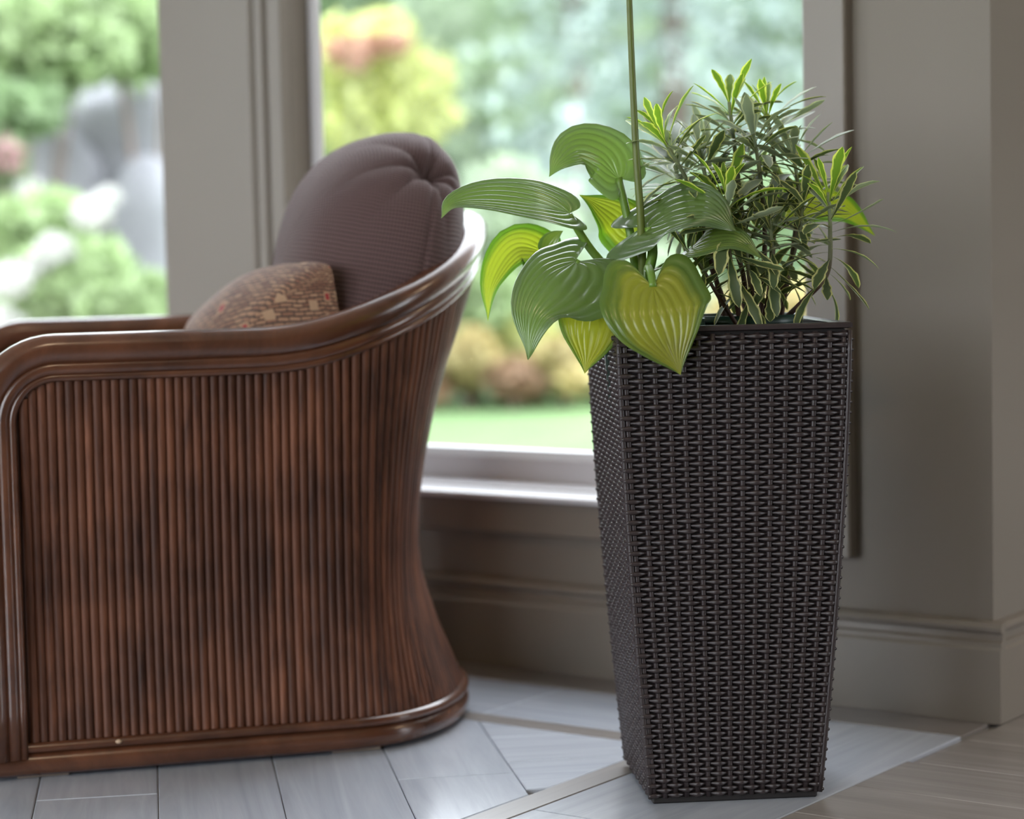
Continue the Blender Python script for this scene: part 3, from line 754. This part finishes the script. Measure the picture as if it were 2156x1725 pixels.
def rail_path():
    out = []
    for i in range(7): out.append((Vector((ACX - ACR, 0, lerp(.03, ACZ, i / 7))), Vector((0, -1, 0))))
    for i in range(12):
        a = PI / 2 * i / 12; out.append((Vector((ACX - ACR * math.cos(a), 0, ACZ + ACR * math.sin(a))), Vector((0, -1, 0))))
    u = loop(ACX, .40, .335, CY, CY, rail_z)
    out += u
    for p, n_ in reversed(out[:19]): out.append((Vector((p.x, 2 * CY, p.z)), Vector((0, 1, 0))))
    return out
RP = rail_path()
for _ in range(7):                                            # ease the joins of the bent cane
    RP = [RP[0]] + [((RP[i][0] * 2 + RP[i - 1][0] + RP[i + 1][0]) / 4, RP[i][1]) if 21 < i < len(RP) - 22 else RP[i] for i in range(1, len(RP) - 1)] + [RP[-1]]
def offset_path(inn, outw):
    r = []
    for i, (p, n_) in enumerate(RP):
        T = (RP[min(i + 1, len(RP) - 1)][0] - RP[max(i - 1, 0)][0]).normalized()
        r.append(p + T.cross(n_).normalized() * inn + n_ * outw)
    return r
for nm, inn, ow, rad in (('top_rail', 0, -.002, .0215), ('lower_rail', .0245, .001, .0105), ('edge_reed', .0372, .003, .0056)):
    V, F, UV = tube(offset_path(inn, ow), rad, 14)
    mk(nm, V, F, M['rail'], chair, True, UV)
WAIST = [(0, 0), (.13, -.041), (.25, -.072), (.35, -.084), (.46, -.084), (.58, -.0745), (.69, -.06), (.8, -.04), (.87, -.023), (1, 0)]
X0 = .025
T20 = math.asin(.06 / .331)
def surf(seg, w, h, ins=0.):
    """seg 0 near side, 1 back, 2 far side; w 0..1 along it; h 0..1 height; ins: inset"""
    if seg == 1:
        t = PI * w; nb = Vector((math.sin(t), -math.cos(t), 0))
        pb = Vector((.46 + .226 * math.sin(t), CY - .343 * math.cos(t), .048)); zt = rail_z(t) - .042
        t2 = T20 + (PI - 2 * T20) * w; zt = rail_z(t2) - .040
        pt = Vector((.40 + .331 * math.sin(t2), CY - .351 * math.cos(t2), zt)); g = .15 + .85 * math.sin(t)
    else:
        ww = w if seg == 0 else 1 - w; sy = -1 if seg == 0 else 1; nb = Vector((0, sy, 0))
        xb = xt = lerp(X0, .46, ww); yt = .351
        zt = .577 - .040
        if xt > .40: t2 = math.asin((xt - .40) / .331); yt = .351 * math.cos(t2); zt = rail_z(t2) - .040
        if xt < ACX: zt = ACZ + math.sqrt(max(0, (ACR - .042) ** 2 - (ACX - xt) ** 2))
        pb = Vector((xb, CY + sy * .343, .048)); pt = Vector((xt, CY + sy * yt, zt)); g = .15
    p = pb.lerp(pt, h) + nb * (table(WAIST, h) * g - ins)
    return p
# backing shell
def shell(name, ins, mat, flip):
    V = []; F = []; cols = [(0, -.05)] + [(0, i / 14) for i in range(14)] + [(1, i / 40) for i in range(41)] + [(2, i / 14) for i in range(1, 15)] + [(2, 1.05)]
    nh = 16
    for s, w in cols: V += [surf(s, w, k / nh, ins) for k in range(nh + 1)]
    for i in range(len(cols) - 1):
        for k in range(nh):
            f = (i * (nh + 1) + k, (i + 1) * (nh + 1) + k, (i + 1) * (nh + 1) + k + 1, i * (nh + 1) + k + 1); F.append(f[::-1] if flip else f)
    return mk(name, V, F, mat, chair)
shell('backing', .0045, M['lining'], False); shell('inner_lining', .030, M['lining'], True)
# reeds
def arc(seg):
    n = 200; L = [0]; pr = surf(seg, 0, 0)
    for i in range(1, n + 1):
        p = surf(seg, i / n, 0); L.append(L[-1] + (p - pr).length); pr = p
    return L
RW = .0122
for seg in (0, 1, 2):
    L = arc(seg); cnt = int(round(L[-1] / RW)); j = 0
    for i in range(cnt):
        target = (i + .5) / cnt * L[-1]
        while L[j + 1] < target: j += 1
        w = (j + (target - L[j]) / (L[j + 1] - L[j])) / 200
        path = [surf(seg, w, k / 15, 0.) for k in range(16)]
        dz = random.uniform(-.0004, .0004)
        V, F, UV = tube(path, RW * .57 + dz, 8, False)
        mk('reed', V, F, M['chair'], chair, True, UV)
# base mouldings
def base_loop(ex, ey, z, rx, rz, name, ns=10):
    pts = loop(-.045, .46, ex, CY, ey, lambda t: z); pts = [(Vector((-.045, CY, z)), Vector((-1, 0, 0)))] + pts + [(Vector((-.045, CY, z)), Vector((-1, 0, 0)))]
    pts = pts[1:-1]
    V = []; F = []
    for p, n_ in pts:
        for k in range(ns):
            t = 2 * PI * k / ns; V.append(p + n_ * rx * math.cos(t) + UZ * rz * math.sin(t))
    for i in range(len(pts) - 1):
        for k in range(ns): F.append((i * ns + k, (i + 1) * ns + k, (i + 1) * ns + (k + 1) % ns, i * ns + (k + 1) % ns))
    F += [tuple(range(ns)), tuple((len(pts) - 1) * ns + k for k in range(ns - 1, -1, -1))]
    return mk(name, V, F, M['rail'], chair)
base_loop(.225, .343, .0205, .017, .0170, 'base_moulding', 14)
base_loop(.232, .350, .0425, .0095, .0075, 'base_bead', 10)
mb = MB(); V, F = cbox(-.04, .43, .03, .68, .008, .03, .003); mb.add(V, F); mb.out('base_board', M['chair'], chair, False)
for px_, py_ in ((.04, .03), (.04, .68), (.47, .03), (.47, .68), (.60, .16), (.60, .55)):
    mb = MB(); V, F = cbox(px_ - .035, px_ + .035, py_ - .018, py_ + .018, 0, .009, .002); mb.add(V, F); mb.out('glide_pad', M['pad'], chair, False)
V, F, UV = tube([Vector((.136 + k * .0012, -.0045 - .0012 * math.sin(k / 7 * PI), .0445)) for k in range(8)], [.0006, .002, .0028, .003, .003, .0028, .002, .0006], 8)
mk('chip', V, F, M['nail'], chair)
# seat: front apron with reeds, deck and cushion
mb = MB(); V, F = cbox(-.03, -.005, .03, .68, .03, .30, .004); mb.add(V, F); mb.out('front_apron', M['chair'], chair, False)
dk = [surf(sg_, w_ / 12, .5, .033) for sg_ in (0, 1, 2) for w_ in range(13)]
mk('seat_deck', [(p.x, p.y, z_) for z_ in (.29, .305) for p in dk], [tuple(range(38, -1, -1)), tuple(range(39, 78))] + [(i, (i + 1) % 39, 39 + (i + 1) % 39, 39 + i) for i in range(39)], M['lining'], chair, False)
def superbox(c, r, p, nu=40, nv=20):
    V = []; F = []
    sp = lambda x: math.copysign(abs(x) ** p, x)
    for i in range(nv + 1):
        a = -PI / 2 + PI * i / nv
        for j in range(nu):
            b = 2 * PI * j / nu
            V.append((c[0] + r[0] * sp(math.cos(a)) * sp(math.cos(b)), c[1] + r[1] * sp(math.cos(a)) * sp(math.sin(b)), c[2] + r[2] * sp(math.sin(a))))
    for i in range(nv):
        for j in range(nu): F.append((i * nu + j, i * nu + (j + 1) % nu, (i + 1) * nu + (j + 1) % nu, (i + 1) * nu + j))
    return V, F
V, F = superbox((.26, .355, .372), (.27, .275, .066), .5); mk('seat', V, F, M['seatcloth'], chair)

# ------------------------------------------------------------------ cushions
def pillow(name, w, h, tf, tb, p, n=72, k=2.6, slump=0., uvs=1., ex_=.5, dog=0.):
    """square pillow: x width, z height, y thickness (front is -y); seam in the plane y=0. returns verts front, verts back"""
    res = []
    for sg, T in ((-1, tf), (1, tb)):
        V = []; UV = []
        for i in range(n + 1):
            z0 = math.sin((i / n * 2 - 1) * PI / 2)
            for j in range(n + 1):
                x0 = math.sin((j / n * 2 - 1) * PI / 2)
                m = max(abs(x0), abs(z0)); q = max(1e-6, (abs(x0) ** p + abs(z0) ** p) ** (1 / p))
                x, z = (x0 * m / q, z0 * m / q) if m > 1e-6 else (0, 0)
                th = max(0, 1 - m ** k) ** ex_
                ear = 1 + dog * (abs(x0 * z0)) ** 3 - dog * .5 * m ** 4
                V.append(Vector((x * w * ear, sg * T * th, z * h * ear + slump * (1 - x0 * x0) * (z0 * .5 + .5))))
                UV.append(((j / n * 2 - 1) * (w + T * .6) * uvs, (i / n * 2 - 1) * (h + T * .6) * uvs))
        res.append((V, UV))
    N1 = n + 1; Fq = []
    for i in range(n):
        for j in range(n): Fq.append((i * N1 + j, i * N1 + j + 1, (i + 1) * N1 + j + 1, (i + 1) * N1 + j))
    return res, Fq
# big brown back cushion: width along the chair's far direction; local -x is the near end
res, Fq = pillow('c', .275, .232, .162, .092, 3.2, 110, 2.5)
(VF, UF), (VB, UB) = res
def gather(V):
    """pleated, drawn-in upper near corner"""
    K = Vector((-.222, .0, .176)); ax = Vector((-.70, .10, .70)).normalized()
    e1 = Vector((0, 1, 0)); e2 = ax.cross(e1)
    for v in V:
        d_ = v - K; rho = d_.length
        if rho < .26:
            th = math.atan2(d_.dot(e2), d_.dot(e1)); 
            radv = (d_ - ax * d_.dot(ax)); 
            inn = .034 * math.exp(-(rho / .024) ** 2) + .010 * math.exp(-(rho / .06) ** 2)
            pl = (abs(math.cos(3.5 * th + .5 * math.sin(2 * th))) ** .6 - .6) * .0150 * math.exp(-rho / .085) * min(1, rho / .018)
            v -= ax * inn; v += ax * pl
    for v in V:                                             # sewn seam line
        s = math.exp(-(v.y / .0040) ** 2); c = Vector((v.x, 0, v.z))
        if c.length > .18: v -= c.normalized() * .0035 * s
gather(VF); gather(VB)
cush = empty('back_cushion', (0, 0, 0))
tag(cush, 'plump plum-brown waffle-weave back cushion with gathered corner in armchair', 'cushion')
Rz = Matrix.Rotation(CA + PI / 2, 4, 'Z')                     # local x -> far direction, local y -> towards the front (-back)
def chair_pt(x, y, z): return Matrix.Rotation(CA, 4, 'Z') @ Vector((x, y, z)) + Vector((-.678, 2.945, 0))
cush.matrix_world = Matrix.Translation(chair_pt(.592, .358, .646)) @ Matrix.Rotation(CA, 4, 'Z') @ Matrix(((0, 1, 0, 0), (1, 0, 0, 0), (0, 0, 1, 0), (0, 0, 0, 1))) @ Matrix.Rotation(math.radians(-12), 4, 'X')
mk('front_panel', VF, Fq, M['waffle'], cush, True, UF); mk('back_panel', VB, [f[::-1] for f in Fq], M['waffle'], cush, True, UB)
# patterned lumbar pillow: placed by its upper near corner and two edges
res, Fq = pillow('p', .215, .115, .050, .085, 14., 64, 2.0, slump=.045, uvs=2.4, ex_=.9, dog=.10)
(VF, UF), (VB, UB) = res
lum = empty('throw_pillow', (0, 0, 0))
tag(lum, 'small tan tapestry throw pillow with red squares and mustard back', 'pillow')
ex = Vector((-.255, .330, -.095)).normalized()                # along the top edge, away from the near corner
ez = Vector((.015, -.07, .22)); ez = (ez - ex * ez.dot(ex)).normalized(); ey = ez.cross(ex)
cn = Vector((-0.2557,3.1700,0.6747)) + ex * .210 - ez * .112
m = Matrix((ex, ey, ez)).transposed().to_4x4(); m.translation = cn
lum.matrix_world = m
mk('patterned_face', VB, [f[::-1] for f in Fq], M['tapestry'], lum, True, UB); mk('plain_back', VF, Fq, M['mustard'], lum, True, UF)
# ------------------------------------------------------------------ garden outside
GZ = -.15
def gmat(name, c, tr=.35, var=.35, rough=.6):
    N = NT(name); N.setp(Roughness=rough); f = noise(N, coord(N), 2.2, 3)
    col = ramp(N, f, [(.3, tuple(x * (1 - var) for x in c)), (.7, tuple(min(.9, x * (1 + var)) for x in c))]); N.l(col, N.b.inputs['Base Color'])
    t = N.n('ShaderNodeBsdfTranslucent'); N.l(col, t.inputs[0]); mx = N.n('ShaderNodeMixShader'); mx.inputs[0].default_value = tr
    N.l(N.b.outputs[0], mx.inputs[1]); N.l(t.outputs[0], mx.inputs[2]); N.l(mx.outputs[0], N.o.inputs[0]); return N.m
G = {k: gmat(k, c) for k, c in dict(light_green_foliage=(.31, .41, .20), mid_green_foliage=(.22, .31, .16), yellow_green_foliage=(.50, .53, .20),
     pale_green_foliage=(.37, .45, .31), golden_foliage=(.47, .39, .18), russet_foliage=(.33, .21, .13), blue_needles=(.47, .54, .52), deep_green_foliage=(.16, .22, .14)).items()}  # foliage lightened and desaturated to carry the lens's veiling glare in its colour
G['white_petals'] = gmat('white_petals', (.55, .55, .52), .3, .05); G['peach_petals'] = gmat('peach_petals', (.40, .22, .15), .3, .1)
G['pink_petals'] = gmat('pink_petals', (.34, .20, .20), .3, .1)
G['bark'] = plain('grey_brown_bark', (.16, .12, .10), .9, .3, 8.)
G['rock'] = plain('pale_grey_stone', (.20, .20, .215), .9, .25, 3.)
def lawnmat():
    N = NT('lawn_grass'); N.setp(Roughness=.8); f = noise(N, coord(N), 1.3, 6, .65)
    N.l(ramp(N, f, [(.3, (.075, .135, .045)), (.55, (.11, .19, .062)), (.75, (.15, .22, .09))]), N.b.inputs['Base Color']); bump(N, noise(N, coord(N), 60., 3), .6, .03); return N.m
ng = 24
V = []; F = []
for i in range(ng + 1):
    for j in range(ng + 1):
        x, y = -60 + 120 * i / ng, -60 + 120 * j / ng; V.append((x, y, GZ))
for i in range(ng):
    for j in range(ng): k = i * (ng + 1) + j; F.append((k, k + ng + 1, k + ng + 2, k + 1))
lawn = struct(mk('lawn', V, F, lawnmat())); lawn['label'] = 'bright green lawn outside the window'
mb = MB(); abox(mb, A0 - 3.5, A1 + 4, B0 - 5, 6.4, GZ, GZ + .025, .005)  # unseen pale slab added so neutral light bounces indoors
terrace = struct(mb.out('bounce_terrace', plain('pale_bounce_stone', (.42, .40, .37), .8, .12, 3.), None, False)); terrace['label'] = 'added pale stone terrace around the house for bounce light'
# tall clipped hedge closing the garden
rs = random.Random(77); hedge = empty('hedge', (0, 27.5, GZ)); tag(hedge, 'tall dense green hedge closing the far end of the garden', 'hedge')
V, F = cbox(-14, 12, .5, 1.6, 0, 7.4, .2); mk('branches', V, F, G['deep_green_foliage'], hedge, False)
V = []; F = []
for _ in range(9000):
    p = Vector((rs.uniform(-14, 12), rs.gauss(.3, .18), rs.uniform(0, 7.6))); a = Vector((rs.gauss(0, 1), rs.gauss(0, .5), rs.gauss(0, 1))).normalized(); b = a.orthogonal().normalized()
    b = (Matrix.Rotation(rs.uniform(0, 6.28), 3, a) @ b) * .5; s_ = rs.uniform(.12, .26); k = len(V)
    V += [p - a * s_, p + b * s_, p + a * s_, p - b * s_]; F.append((k, k + 1, k + 2, k + 3))
mk('foliage', V, F, G['pale_green_foliage'], hedge, False)
def leaves(rs, lumps, n, size, flat=.0):
    V = []; F = []; tot = sum(r[0] * r[1] * r[2] for c, r in lumps) ** 1.
    for c, r in lumps:
        m = max(8, int(n * (r[0] * r[1] * r[2]) / tot))
        for _ in range(m):
            d = Vector((rs.gauss(0, 1), rs.gauss(0, 1), rs.gauss(0, 1))).normalized(); q = rs.uniform(.35, 1) ** .6
            p = Vector((c[0] + d.x * r[0] * q, c[1] + d.y * r[1] * q, c[2] + d.z * r[2] * q))
            a = Vector((rs.gauss(0, 1), rs.gauss(0, 1), rs.gauss(0, 1) * (1 - flat))).normalized(); b = a.orthogonal().normalized()
            b = (Matrix.Rotation(rs.uniform(0, 6.28), 3, a) @ b) * .45
            s = size * rs.uniform(.7, 1.3); k = len(V)
            V += [p - a * s, p + b * s, p + a * s, p - b * s]; F.append((k, k + 1, k + 2, k + 3))
    return V, F
def shrub(name, label, c, rad, mat, n=1500, size=.05, seed=0, lumps=9, stems=4, group='garden shrubs outside the windows', cat='shrub', skirt=True):
    rs = random.Random(seed); e = empty(name, (c[0], c[1], GZ)); tag(e, label, cat, group)
    LP = [((c[0], c[1], c[2]), (rad[0] * .75, rad[1] * .75, rad[2] * .75))]
    for _ in range(lumps):
        d = Vector((rs.gauss(0, 1), rs.gauss(0, 1), rs.gauss(0, .8))).normalized(); q = rs.uniform(.4, .75)
        f = rs.uniform(.35, .55); LP.append(((c[0] + d.x * rad[0] * q, c[1] + d.y * rad[1] * q, c[2] + d.z * rad[2] * q), tuple(x * f for x in rad)))
    low = c[2] - rad[2] - GZ; k = 0
    while skirt and low > .12 and k < 6:                                  # leafy skirt down to the soil
        zc = c[2] - rad[2] * .9 - k * rad[2] * .8
        if zc < GZ + .1: break
        LP.append(((c[0], c[1] + .12, zc), (rad[0] * .72, rad[1] * .72, rad[2] * .5))); k += 1
    V, F = leaves(rs, LP, int(n * (1 + .22 * k)), size)
    off = Vector((c[0], c[1], GZ))
    mk('foliage', [v - off for v in V], F, G[mat], e, False)
    for i in range(stems):
        an = rs.uniform(0, 6.28); t = Vector((math.cos(an) * rad[0] * .5, math.sin(an) * rad[1] * .5, c[2] - GZ + rs.uniform(-.2, .3) * rad[2]))
        V, F, UV = tube(catmull([(t.x * .1, t.y * .1, 0), (t.x * .35, t.y * .3, t.z * .5), t], 8), [.02 - .0015 * k for k in range(9)], 6)
        mk('stem', V, F, G['bark'], e)
    return e
def flower_head(parent, p, r, mat, n=160, seed=0, squash=.8):
    rs = random.Random(seed); V, F = leaves(rs, [(p, (r, r, r * squash))], n, r * .28)
    off = parent.location
    return mk('flower_head', [v - off for v in V], F, G[mat], parent, False)
def tree(name, label, x, y, z0, z1, r, mat, n, seed, size=.14):
    rs = random.Random(seed); e = empty(name, (x, y, GZ)); tag(e, label, 'tree', 'trees at the end of the garden')
    V, F, UV = tube(catmull([(0, 0, 0), (.05, 0, (z1 - GZ) * .5), (0, .05, (z1 - GZ) * .9)], 8), [.16 - .012 * k for k in range(9)], 8); mk('trunk', V, F, G['bark'], e)
    LP = []
    for _ in range(22):
        an = rs.uniform(0, 6.28); q = rs.uniform(0, .75) * r; h = rs.uniform(z0, z1)
        f = rs.uniform(.3, .5) * r; LP.append(((q * math.cos(an), q * math.sin(an), h - GZ), (f, f, f * .8)))
    V, F = leaves(rs, LP, n, size); mk('foliage', V, F, G[mat], e, False); return e
# far trees
tree('broadleaf_tree', 'light green tree far behind the left window', -5.2, 20, .2, 6.5, 1.9, 'light_green_foliage', 3800, 1)
tree('broadleaf_tree', 'mid green tree far behind between the windows', -2.2, 24, -.1, 6.5, 1.9, 'mid_green_foliage', 3800, 2)
tree('broadleaf_tree', 'pale tree far behind the brown cushion', .6, 21, .0, 6.5, 1.7, 'pale_green_foliage', 3800, 3)
tree('broadleaf_tree', 'dark green tree far behind the planter', 3.4, 24.5, -.1, 6.8, 1.8, 'mid_green_foliage', 3800, 4)
tree('broadleaf_tree', 'pale green tree far behind the right casing', 6.4, 22, -.1, 6.5, 1.8, 'pale_green_foliage', 3800, 5)
tree('broadleaf_tree', 'mid green tree far out past the left edge', -8.8, 23, -.1, 6.5, 1.9, 'mid_green_foliage', 3000, 6)
# blue spruce
rs = random.Random(5); sx, sy = 1.25, 16.5
spruce = empty('blue_spruce', (sx, sy, GZ)); tag(spruce, 'pale blue spruce with layered boughs behind the hosta stalk', 'tree')
V, F, UV = tube([(0, 0, 0), (0, 0, 3), (0, 0, 6.2)], [.14, .09, .02], 8); mk('trunk', V, F, G['bark'], spruce)
for wh in range(17):
    z = .75 + wh * .31; R = 1.95 * (1 - wh / 19.) + .1
    for k in range(9):
        an = wh * .7 + k * 2 * PI / 9 + rs.uniform(-.2, .2); dr = Vector((math.cos(an), math.sin(an), 0)); rr = R * rs.uniform(.8, 1.1)
        V = []; F = []
        for q in range(95):
            t = rs.uniform(.12, 1) ** .7; p = dr * rr * t + Vector((0, 0, z - .30 * t * t * rr)) + Vector((rs.gauss(0, .11), rs.gauss(0, .11), rs.gauss(0, .045)))
            a = (dr * rs.uniform(.3, 1) + Vector((rs.gauss(0, .6), rs.gauss(0, .6), rs.gauss(0, .25)))).normalized(); b = a.cross(UZ).normalized() * .35; s = .085 * rs.uniform(.7, 1.3)
            i0 = len(V); V += [p - a * s, p + b * s, p + a * s, p - b * s]; F.append((i0, i0 + 1, i0 + 2, i0 + 3))
        mk('bough', V, F, G['blue_needles'], spruce, False)
# beds behind the lawn
def S(name, label, c, pxr, py_r, mat, seed, **kw):
    k = c[1] / 4697.; return shrub(name, label, c, (pxr * k, pxr * k, py_r * k), mat, seed=seed, **kw)
gold = S('flowering_shrub', 'yellow green shrub with peach plume right of the window board', (-0.6699,12.0000,1.4752), 165, 170, 'yellow_green_foliage', 21, n=1900)
flower_head(gold, (-0.7757,11.6000,1.7025), .16, 'peach_petals', 150, 3, .55); flower_head(gold, (-0.6032,11.6000,1.7473), .13, 'peach_petals', 120, 4, .5)
S('green_shrub', 'light green shrub behind the top of the brown cushion', (-0.7011,12.2000,0.7042), 210, 190, 'light_green_foliage', 22, n=2000)
S('green_shrub', 'pale green shrub behind the left hosta leaf', (0.0009,12.8000,0.8240), 170, 190, 'pale_green_foliage', 23, n=1800)
S('green_shrub', 'low green shrub beside the chair back rail', (-0.1870,12.0000,0.3880), 130, 120, 'light_green_foliage', 24, n=1500)
S('green_shrub', 'pale green shrub behind the drooping hosta leaves', (0.3352,12.4000,0.4189), 130, 140, 'pale_green_foliage', 25, n=1500)
S('golden_shrub', 'golden shrub at the far edge of the lawn by the chair', (-0.2248,11.6000,0.0905), 85, 72, 'golden_foliage', 26, n=1000)
S('russet_shrub', 'low russet shrub edging the lawn', (0.0079,11.5000,-0.0073), 75, 45, 'russet_foliage', 27, n=800)
S('golden_shrub', 'golden shrub at the lawn edge nearest the planter', (0.2694,11.6000,0.0677), 90, 75, 'golden_foliage', 28, n=1000)
S('yellow_shrub', 'yellow green shrub low behind the curled hosta leaf', (0.0893,11.9000,0.2075), 95, 75, 'yellow_green_foliage', 29, n=1000)
S('russet_shrub', 'russet shrub low behind the chair waist', (-0.4246,11.6000,0.0081), 70, 50, 'russet_foliage', 30, n=800)
S('green_shrub', 'mid green shrub behind the spurge', (1.3523,13.0000,0.7973), 190, 170, 'mid_green_foliage', 31, n=1800)
S('golden_shrub', 'golden shrub low behind the spurge stems', (1.3439,12.0000,0.3044), 150, 110, 'golden_foliage', 32, n=1400)
S('green_shrub', 'pale green shrub behind the planter rim', (0.8478,12.2000,0.3607), 150, 150, 'pale_green_foliage', 33, n=1500)
S('green_shrub', 'mid green shrub low behind the planter', (0.8639,11.8000,-0.0315), 170, 70, 'mid_green_foliage', 34, n=1200)
# left window
S('leafy_bush', 'light green bush filling the top of the left window', (-2.2167,10.5000,1.6879), 230, 170, 'light_green_foliage', 41, n=2300, size=.06, skirt=False)
S('leafy_bush', 'light green bush at the top beside the window board', (-1.7316,10.8000,1.7722), 120, 130, 'light_green_foliage', 42, n=1500, size=.06, skirt=False)
S('leafy_bush', 'deep green bush standing in for the dark gap above the boulder', (-2.1009,11.6000,1.6017), 130, 70, 'deep_green_foliage', 43, n=900, size=.06, skirt=False)  # dark leaf colour put in for the dark gap between lighter bushes
S('leafy_bush', 'green bush at the left edge above pink flowers', (-2.2295,10.2000,1.3518), 110, 80, 'mid_green_foliage', 44, n=1000, size=.06, skirt=False)
def boulder(label, c, r, seed):
    rs = random.Random(seed); V, F = superbox((0, 0, 0), r, .8, 22, 14)
    ph = [Vector((rs.gauss(0, 1), rs.gauss(0, 1), rs.gauss(0, 1))) for _ in range(5)]
    V2 = []
    for v in V:
        v = Vector(v); k = 1 + .10 * sum(math.sin(v.dot(q) * 3 / max(r) + i) for i, q in enumerate(ph)) / 2; V2.append(v * k)
    base = Vector((c[0], c[1], GZ))
    V2 = [Vector((v.x, v.y, v.z + c[2] - GZ)) if v.z > 0 else Vector((v.x * (1 + 1.3 * (v.z / r[2]) ** 2) + (v.x * .9 if v.z < -.7 * r[2] else 0), v.y * (1 + 1.3 * (v.z / r[2]) ** 2), (c[2] - GZ) * (1 + max(-1, v.z / r[2]) * .98))) for v in V2]
    o = mk('boulder', V2, F, G['rock'], None); o.location = base
    tag(o, label, 'rock', 'boulders of the rockery outside the left window'); return o
boulder('large pale boulder seen through the left window', (-1.9472,11.2000,1.1811), (.30, .28, .36), 1)
boulder('smaller pale boulder left of the large one', (-2.2416,11.0000,1.0868), (.24, .22, .24), 2)
boulder('low pale boulder beside the window board', (-1.7169,10.8000,0.8417), (.20, .20, .30), 3)
S('leafy_bush', 'light green bush under the white blooms', (-1.9932,9.4000,0.8145), 130, 95, 'light_green_foliage', 45, n=1200, size=.055)
pk = S('pink_bush', 'bush with pink flowers at the left edge', (-2.1925,9.8000,1.0905), 60, 60, 'mid_green_foliage', 46, n=600, size=.055)
flower_head(pk, (-2.1727,9.7000,1.1274), .10, 'pink_petals', 120, 1); flower_head(pk, (-2.0713,9.7000,0.9822), .07, 'white_petals', 100, 2)
hy = S('hydrangea', 'green hydrangea with a row of white blooms in left window', (-1.8220,9.2000,0.5950), 210, 120, 'light_green_foliage', 47, n=2000, size=.06)
for i, (q, fr) in enumerate((((-1.6492,8.9000,0.8638), .085), ((-1.5938,8.9500,0.9257), .055), ((-1.7995,8.9000,0.7277), .080), ((-1.8833,8.9000,0.6578), .060), ((-1.9670,8.8000,0.6045), .095), ((-2.0078,8.8000,0.4184), .10))):
    flower_head(hy, q, fr, 'white_petals', 170, i + 10)
S('leafy_bush', 'mid green tuft low beside the window board', (-1.5784,9.6000,0.4815), 110, 90, 'pale_green_foliage', 48, n=1100, size=.055)
S('leafy_bush', 'green tuft low at the left above the far arm', (-1.9280,9.4000,0.4143), 150, 60, 'mid_green_foliage', 49, n=1000, size=.055)
